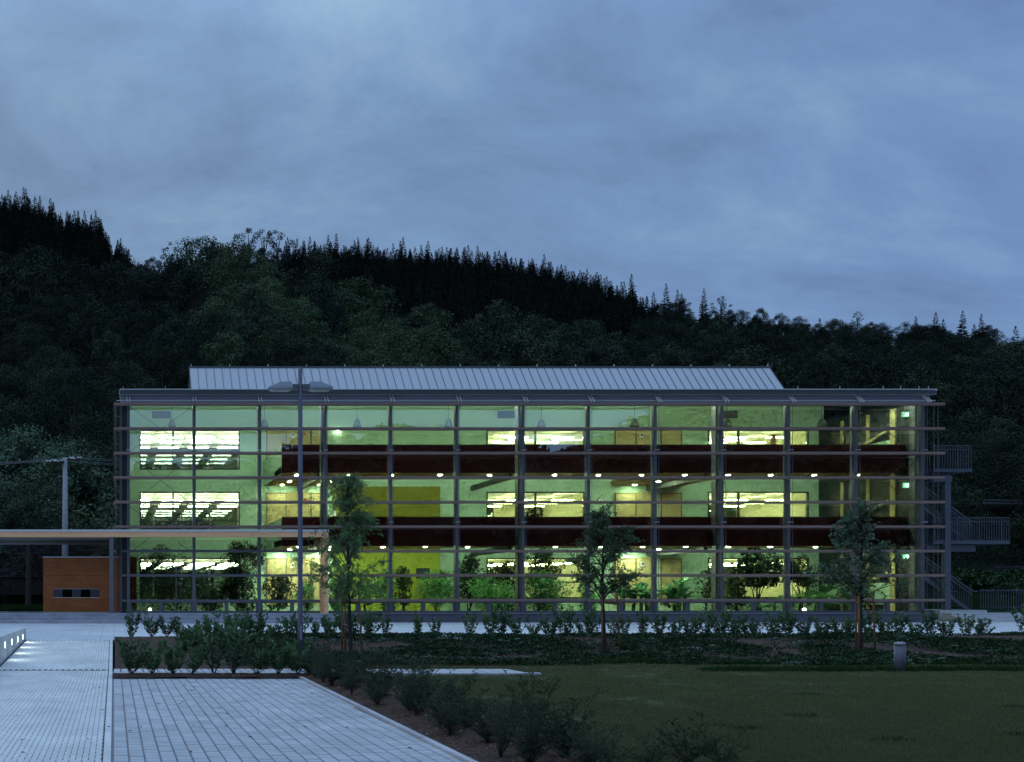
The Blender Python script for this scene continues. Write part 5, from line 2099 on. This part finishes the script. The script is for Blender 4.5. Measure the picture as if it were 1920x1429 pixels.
# ------------------------------------------------------------------ forest
def broadleaf(seed, h, rad, n, leaf, m, blobs=30, sparse=False):
    """crown of leaf clumps set over a dome, with gaps between the clumps"""
    global rng
    rng = np.random.default_rng(seed)
    C, BR = [], []
    for k in range(blobs):
        t = (k + rng.uniform(0, 1)) / blobs
        z = h * (.26 + .66 * t)
        env = rad * math.sin(math.pi * min(1, .22 + .74 * t)) ** .65
        a = k * 2.4 + rng.normal(0, .4)
        rr = env * rng.uniform(.55, .95) * (1 if t < .9 else .5)
        C.append((math.cos(a) * rr, math.sin(a) * rr, z))
        BR.append(rad * rng.uniform(.20, .36) * (.62 if sparse else 1))
    C, BR = np.array(C), np.array(BR)
    i = rng.integers(0, blobs, n)
    d = unit(rng.normal(size=(n, 3)) + np.array([0, 0, .30]))
    P = C[i] + d * np.array([1, 1, .8]) * (BR[i] * rng.uniform(.5, 1.12, n))[:, None]
    D = d * .5 + rng.normal(size=(n, 3)) * .6
    Ls = rng.uniform(.5, 1.4, n) * leaf
    Vv, Ff = leaves(P, np.cross(d, rng.normal(size=(n, 3))) + d * .25, Ls, Ls * .62, .12, d + rng.normal(size=(n, 3)) * .38)
    tr = MB()
    tr.tube([(0, 0, -1), (.1, 0, h * .3), (.05, .1, h * .75)], [h * .022, h * .016, h * .006], 6)
    for k in range(9):
        c = C[rng.integers(blobs)]
        tr.tube([(.08, 0, h * rng.uniform(.22, .45)), (c[0] * .5, c[1] * .5, c[2] * .85), tuple(c)], [h * .009, h * .006, h * .002], 5)
    return [('trunk', tr.mesh('trunk', 'bark')), ('crown', np_mesh('crown', Vv, Ff, [m]))]


def conifer(seed, h, rad, m, name='spruce', whorls=30):
    global rng
    rng = np.random.default_rng(seed)
    P, D, Ls = [], [], []
    for w in range(whorls):
        t = w / (whorls - 1)
        z0 = h * (.08 + .89 * t)
        r = rad * (1 - t) ** .80 * rng.uniform(.8, 1.1) + .14
        nb = int(7 + 5 * (1 - t))
        for b in range(nb):
            z = z0 + rng.normal(0, h * .012)
            a = rng.uniform(0, 6.28)
            rr = r * rng.uniform(.6, 1.2)
            d = np.array([math.cos(a), math.sin(a), -.20 + .55 * t + rng.normal(0, .14)])
            nseg = max(2, int(rr / .5))
            for s in range(nseg):
                q = (s + .4) / nseg
                for side in (-1, 1):
                    P.append(np.array([0, 0, z]) + d * rr * q + rng.normal(0, .08, 3))
                    D.append(d + np.array([-math.sin(a), math.cos(a), 0]) * side * .7 + np.array([0, 0, -.18]))
                    Ls.append(rr * .34 * (1.1 - .4 * q) + .26)
    for k in range(6):
        P.append(np.array([0, 0, h * (.94 + .008 * k)]))
        D.append(np.array([rng.normal(0, .25), rng.normal(0, .25), 1]))
        Ls.append(h * .022 + .15)
    P, D, Ls = np.array(P), np.array(D), np.array(Ls)
    Vv, Ff = leaves(P, D, Ls, Ls * .5, .1)
    return np_mesh(name, Vv, Ff, [m])


conif = [conifer(200 + k, hh, rr_, mm) for k, (hh, rr_, mm) in enumerate(((19, 3.1, 'needle_dark'), (21, 3.3, 'needle_dark'), (17, 3.0, 'needle_dark'), (18, 3.2, 'needle_mid'), (20, 3.0, 'needle_mid')))]
shp = ((12, 4.4), (14, 5.0), (11, 4.2), (13, 4.6), (15, 4.2))
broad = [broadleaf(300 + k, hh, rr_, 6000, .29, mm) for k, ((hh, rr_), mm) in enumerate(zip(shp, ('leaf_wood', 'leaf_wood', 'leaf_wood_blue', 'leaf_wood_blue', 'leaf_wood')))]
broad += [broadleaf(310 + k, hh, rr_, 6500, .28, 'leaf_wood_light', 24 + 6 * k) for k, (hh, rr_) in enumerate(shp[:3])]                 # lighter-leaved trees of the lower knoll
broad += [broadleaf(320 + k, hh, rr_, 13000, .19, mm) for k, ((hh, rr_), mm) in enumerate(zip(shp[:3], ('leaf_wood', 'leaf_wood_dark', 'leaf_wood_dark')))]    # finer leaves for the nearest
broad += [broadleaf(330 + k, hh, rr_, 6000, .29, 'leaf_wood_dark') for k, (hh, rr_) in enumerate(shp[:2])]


fr_ = np.random.default_rng(77)


def in_view_px(x, y):
    return CX + x / y * FPX


# spruces on the upper slope and the ridge
S_pts = []
gap = 3.7
for gy_ in np.arange(205, 418, gap * .9):
    for gx_ in np.arange(-.30 * gy_, 1.22 * gy_, gap):
        x, y = gx_ + fr_.uniform(-1.6, 1.6), gy_ + fr_.uniform(-1.6, 1.6)
        px = in_view_px(x, y)
        zone = False
        if px < 235 + fr_.normal(0, 12):
            zone = y > 285
        elif 520 + fr_.normal(0, 14) < px < 1215 + fr_.normal(0, 14):
            zone = y > np.interp(px, [520, 700, 900, 1215], [300, 250, 215, 300])
        elif px >= 1215:
            zone = fr_.random() < .008 and y > 240
        else:
            zone = fr_.random() < .004 and y > 230
        if zone:
            S_pts.append((x, y, hill_z(x, y), px))
S_pts = np.array(S_pts)
s_scl = fr_.uniform(.80, 1.06, len(S_pts)) * np.where(fr_.random(len(S_pts)) < .06, 1.12, 1.0)
py_top = CY - (S_pts[:, 2] + 19 * s_scl - EYE) / S_pts[:, 1] * FPX
score = np.where((S_pts[:, 3] > -10) & (S_pts[:, 3] < 1930), py_top - np.array([lut(SKY, p) for p in S_pts[:, 3]]), 1e6)
order = np.argsort(score)
NSP = 260
single = order[:NSP]
rest = order[NSP:]
sroot = {}
for j in single:
    x, y, z, px = S_pts[j]
    kd = int(fr_.integers(0, 3))
    if kd not in sroot:
        o = link('spruce', conif[kd], loc=(x, y, z - .3), rot=float(fr_.uniform(0, 6)), scale=float(s_scl[j]))
        sroot[kd] = tag(o, 'x', 'tree', 'y')
    else:
        o = sroot[kd].copy()
        COL.objects.link(o)
        o.location, o.rotation_euler, o.scale = (x, y, z - .3), (0, 0, float(fr_.uniform(0, 6))), (float(s_scl[j]),) * 3
    tag(o, 'dark spruce on the hill shoulder at the upper left' if px < 400 else 'dark spruce in the dense row along the central ridge', 'tree', 'spruces at the upper left' if px < 400 else 'spruces along the central ridge')
for kd in (3, 4):
    x, y = X_(1300 + kd * 40, 300), 300
    o = link('spruce', conif[kd], loc=(x, y, hill_z(x, y) - .3))
    sroot[kd] = tag(o, 'spruce among broadleaved trees on the right-hand slope', 'tree', 'spruces on the right-hand slope')
scatter('spruce_wood', S_pts[rest][:, :3] - np.array([0, 0, .3]), fr_.uniform(0, 6.28, len(rest)), s_scl[rest], fr_.integers(0, 5, len(rest)), [sroot[k] for k in range(5)])

# broadleaved wood
B_pts = []
gap = 7.6
for gy_ in np.arange(68, 412, gap * .9):
    for gx_ in np.arange(-.30 * gy_, 1.22 * gy_, gap):
        x, y = gx_ + fr_.uniform(-2.2, 2.2), gy_ + fr_.uniform(-2.2, 2.2)
        px = in_view_px(x, y)
        if px < 235 and y > 292:
            continue
        if 520 < px < 1215 and y > np.interp(px, [520, 700, 900, 1215], [308, 258, 222, 308]):
            continue
        if y < 74 and -1 < x < 42:
            continue
        B_pts.append((x, y, hill_z(x, y), px))
B_pts = np.array(B_pts)
b_scl = fr_.choice([.72, .85, 1.0, 1.15, 1.3, 1.5], len(B_pts)) * fr_.uniform(.92, 1.08, len(B_pts)) * np.where(B_pts[:, 1] > 300, .66, 1.0)
b_scl = np.where(B_pts[:, 1] < 150, np.minimum(b_scl, .95), b_scl)
b_kind = fr_.integers(0, 5, len(B_pts))
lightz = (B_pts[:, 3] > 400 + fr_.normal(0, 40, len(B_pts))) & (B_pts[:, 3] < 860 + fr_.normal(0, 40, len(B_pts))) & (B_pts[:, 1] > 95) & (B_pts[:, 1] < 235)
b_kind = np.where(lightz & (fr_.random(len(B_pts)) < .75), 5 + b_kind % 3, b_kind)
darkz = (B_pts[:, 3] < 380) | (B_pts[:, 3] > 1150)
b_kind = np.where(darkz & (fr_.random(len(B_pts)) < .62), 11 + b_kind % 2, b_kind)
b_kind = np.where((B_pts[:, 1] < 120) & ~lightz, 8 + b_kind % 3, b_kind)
pyt = CY - (B_pts[:, 2] + 12 * b_scl - EYE) / B_pts[:, 1] * FPX
hid = (B_pts[:, 3] > 330) & (B_pts[:, 3] < 1500) & (pyt > 690) | (B_pts[:, 3] > 215) & (B_pts[:, 3] < 1745) & (pyt > 730)
vis = (B_pts[:, 3] > -30) & (B_pts[:, 3] < 1950) & ~hid & (pyt < 1000)
cand = np.where(vis)[0]
cand = cand[np.argsort(B_pts[cand, 1] / b_scl[cand])][:270]
sset = set(cand.tolist())
broot = {}
def NEARLAB(px, py):
    if px < 225:
        return 'dark broadleaved tree on the slope left of the building', 'broadleaved trees left of the building'
    if px < 430:
        return 'broadleaved tree on the slope above the left end of the roof', 'broadleaved trees above the left roof end'
    if px < 880:
        return 'light green broadleaved tree on the knoll above the middle of the roof', 'broadleaved trees on the knoll'
    if px < 1480:
        return 'broadleaved tree low on the slope above the right part of the roof', 'broadleaved trees above the right roof part'
    return 'dark broadleaved tree on the slope right of the building', 'broadleaved trees right of the building'


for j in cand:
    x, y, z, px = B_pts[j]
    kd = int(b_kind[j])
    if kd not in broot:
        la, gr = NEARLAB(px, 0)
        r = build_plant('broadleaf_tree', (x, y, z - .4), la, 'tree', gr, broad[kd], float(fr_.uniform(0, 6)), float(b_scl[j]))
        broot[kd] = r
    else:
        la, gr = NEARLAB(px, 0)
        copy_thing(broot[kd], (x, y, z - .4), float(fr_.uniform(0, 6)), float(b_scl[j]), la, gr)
for kd in range(len(broad)):
    if kd not in broot:
        x, y = X_(300 + 40 * kd, 260), 260
        broot[kd] = build_plant('broadleaf_tree', (x, y, hill_z(x, y) - .4), *[NEARLAB(300 + 40 * kd, 0)[0], 'tree', NEARLAB(300 + 40 * kd, 0)[1]], broad[kd])
crowns = [[c for c in broot[k].children if c.name.startswith('crown')][0] for k in range(len(broad))][::-1]     # joined sources come out last first
rest = np.array([j for j in range(len(B_pts)) if j not in sset])
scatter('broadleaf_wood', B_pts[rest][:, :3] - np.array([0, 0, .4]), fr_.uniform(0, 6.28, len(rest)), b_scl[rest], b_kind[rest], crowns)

# trees that stand out against the sky
airy = broadleaf(350, 15, 5.2, 1000, .42, 'leaf_wood_blue', 17, True)
for k, (px, pyt_, yy, s, lab) in enumerate(((466, 421, 230, .95, 'airy tall tree on the skyline, left of the open group of three'), (495, 424, 232, .9, 'airy tall tree on the skyline, middle of the open group of three'),
                                          (520, 428, 231, .9, 'airy tall tree on the skyline, right of the open group of three'), (318, 452, 330, 1.0, 'rounded tree on the skyline in the gap left of the airy group'),
                                          (1352, 553, 380, .8, 'rounded tree on the skyline above the right end of the upper roof'), (1608, 582, 380, .5, 'tiny isolated round tree on the right skyline'))):
    x = X_(px, yy)
    z = Z_(pyt_, yy) - 15 * s
    build_plant('skyline_tree', (x, yy, z), lab, 'tree', None, airy, k * 1.3, s)
for k, (px, pyt_, yy, s, lab) in enumerate(((1184, 513, 385, 1.0, 'spruce at the right end of the dark ridge plantation'), (1320, 548, 380, .8, 'spruce rising from the skyline right of the plantation'), (1805, 574, 380, .95, 'tall spruce on the far right skyline'), (1840, 588, 380, .8, 'shorter spruce beside the tall one on the far right skyline'))):
    x = X_(px, yy)
    o = link('spruce', conif[k % 3], loc=(x, yy, Z_(pyt_, yy) - 19 * s), scale=s)
    tag(o, lab, 'tree')

# nearer trees left of the building, behind the canopy
near = [broadleaf(400 + k, 12.5, 4.4, 15000, .19, 'leaf_wood_near', 46) for k in range(3)]
nroot = {}
for k, (px, top, yy, s, lab) in enumerate(((-30, 806, 72, 1.08, 'pale green tree at the left edge behind the canopy'), (48, 798, 75, 1.15, 'pale green tree left of the power pole'), (128, 826, 71, 1.05, 'pale green tree directly behind the power pole'),
                                          (172, 812, 77, 1.1, 'pale green tree between the power pole and the building'), (215, 838, 74, 1.0, 'pale green tree half hidden by the building corner'), (10, 900, 67, .75, 'low pale tree below the taller trees at the left edge'), (90, 905, 68, .72, 'low pale tree left of the pole foot'))):
    kd = k % 3
    loc = (X_(px, yy), yy, Z_(top, yy) - 12.3 * s)
    if kd not in nroot:
        nroot[kd] = build_plant('broadleaf_tree', loc, lab, 'tree', 'pale trees behind the canopy', near[kd], k * 1.1, s)
    else:
        copy_thing(nroot[kd], loc, k * 1.1, s, lab, 'pale trees behind the canopy')
tr = MB().tube([(X_(53, 62), 62, .5), (X_(54, 62), 62, 5.5)], [.22, .14], 8)
tr0 = empty('bare_tree', (X_(53, 62), 62, .6), 'bare dark tree trunk on the verge left of the cabin', 'tree')
obj('trunk', tr, 'bark', tr0)
# verge grass and ivy bank
vp = []
vr = random.Random(6)
for k in range(3500):
    x, y = vr.uniform(-14, 0), vr.uniform(49.5, 62)
    vp.append((x, y, ZF - .03))
for k in range(2600):
    x, y = vr.uniform(40, 62), vr.uniform(50, 61.5)
    vp.append((x, y, ZF - .03 + (y - 50) * .10))
weeds('verge_grass', tuft_mesh(44, 30, .30, .02, 'grass_green', .25), vp, np.random.default_rng(8).uniform(.5, 1.2, len(vp)))
ivy = []
for k in range(2200):
    t = vr.random()
    ivy.append((vr.uniform(X_(1840, 58), X_(2150, 58)), 55 + 6.5 * t, .8 + t * 1.9 + vr.uniform(-.1, .25)))
weeds('ivy_bank', cover_mesh(45, 30, .22, .9, 'leaf_cover', 'leaf_tuft'), ivy, np.random.default_rng(9).uniform(1.2, 2.6, len(ivy)))

# trees on the near side of the site, behind the camera: the glass mirrors them
wl_pts, wl_s = [], []
tr_r = random.Random(15)
for (x, hgt) in ((3, 18), (9, 18), (15, 18), (20, 19), (26, 21.5), (33, 22.5), (39, 22), (45, 21.5), (51, 20.5), (57, 20), (62, 21.5), (68, 23.5), (74, 25.5), (80, 25), (86, 26), (93, 26), (100, 27), (108, 27), (116, 28), (125, 28), (135, 28), (146, 28), (158, 28), (-6, 17), (-14, 18)):
    for q, f in ((0, 1.0), (-.7, .96), (.6, .95), (1, .86), (1.5, .76), (2, .62), (3, .45)):     # an edge of wood: tall trees behind, lower growth in front
        wl_pts.append((x + tr_r.uniform(-2.8, 2.8), -25 + q * 3 + tr_r.uniform(-1, 1), -.2 - 2 * q))
        wl_s.append(hgt / 12.0 * f)
bc = broadleaf(380, 12, 4.6, 9000, .62, 'needle_dark', 60)
belt = tag(link('tree_belt', bc[1][1], loc=(-22, -24, -1), scale=1.5), kind='stuff')
scatter('tree_belt', wl_pts, [tr_r.uniform(0, 6) for _ in wl_pts], wl_s, [0 for _ in wl_pts], [belt])
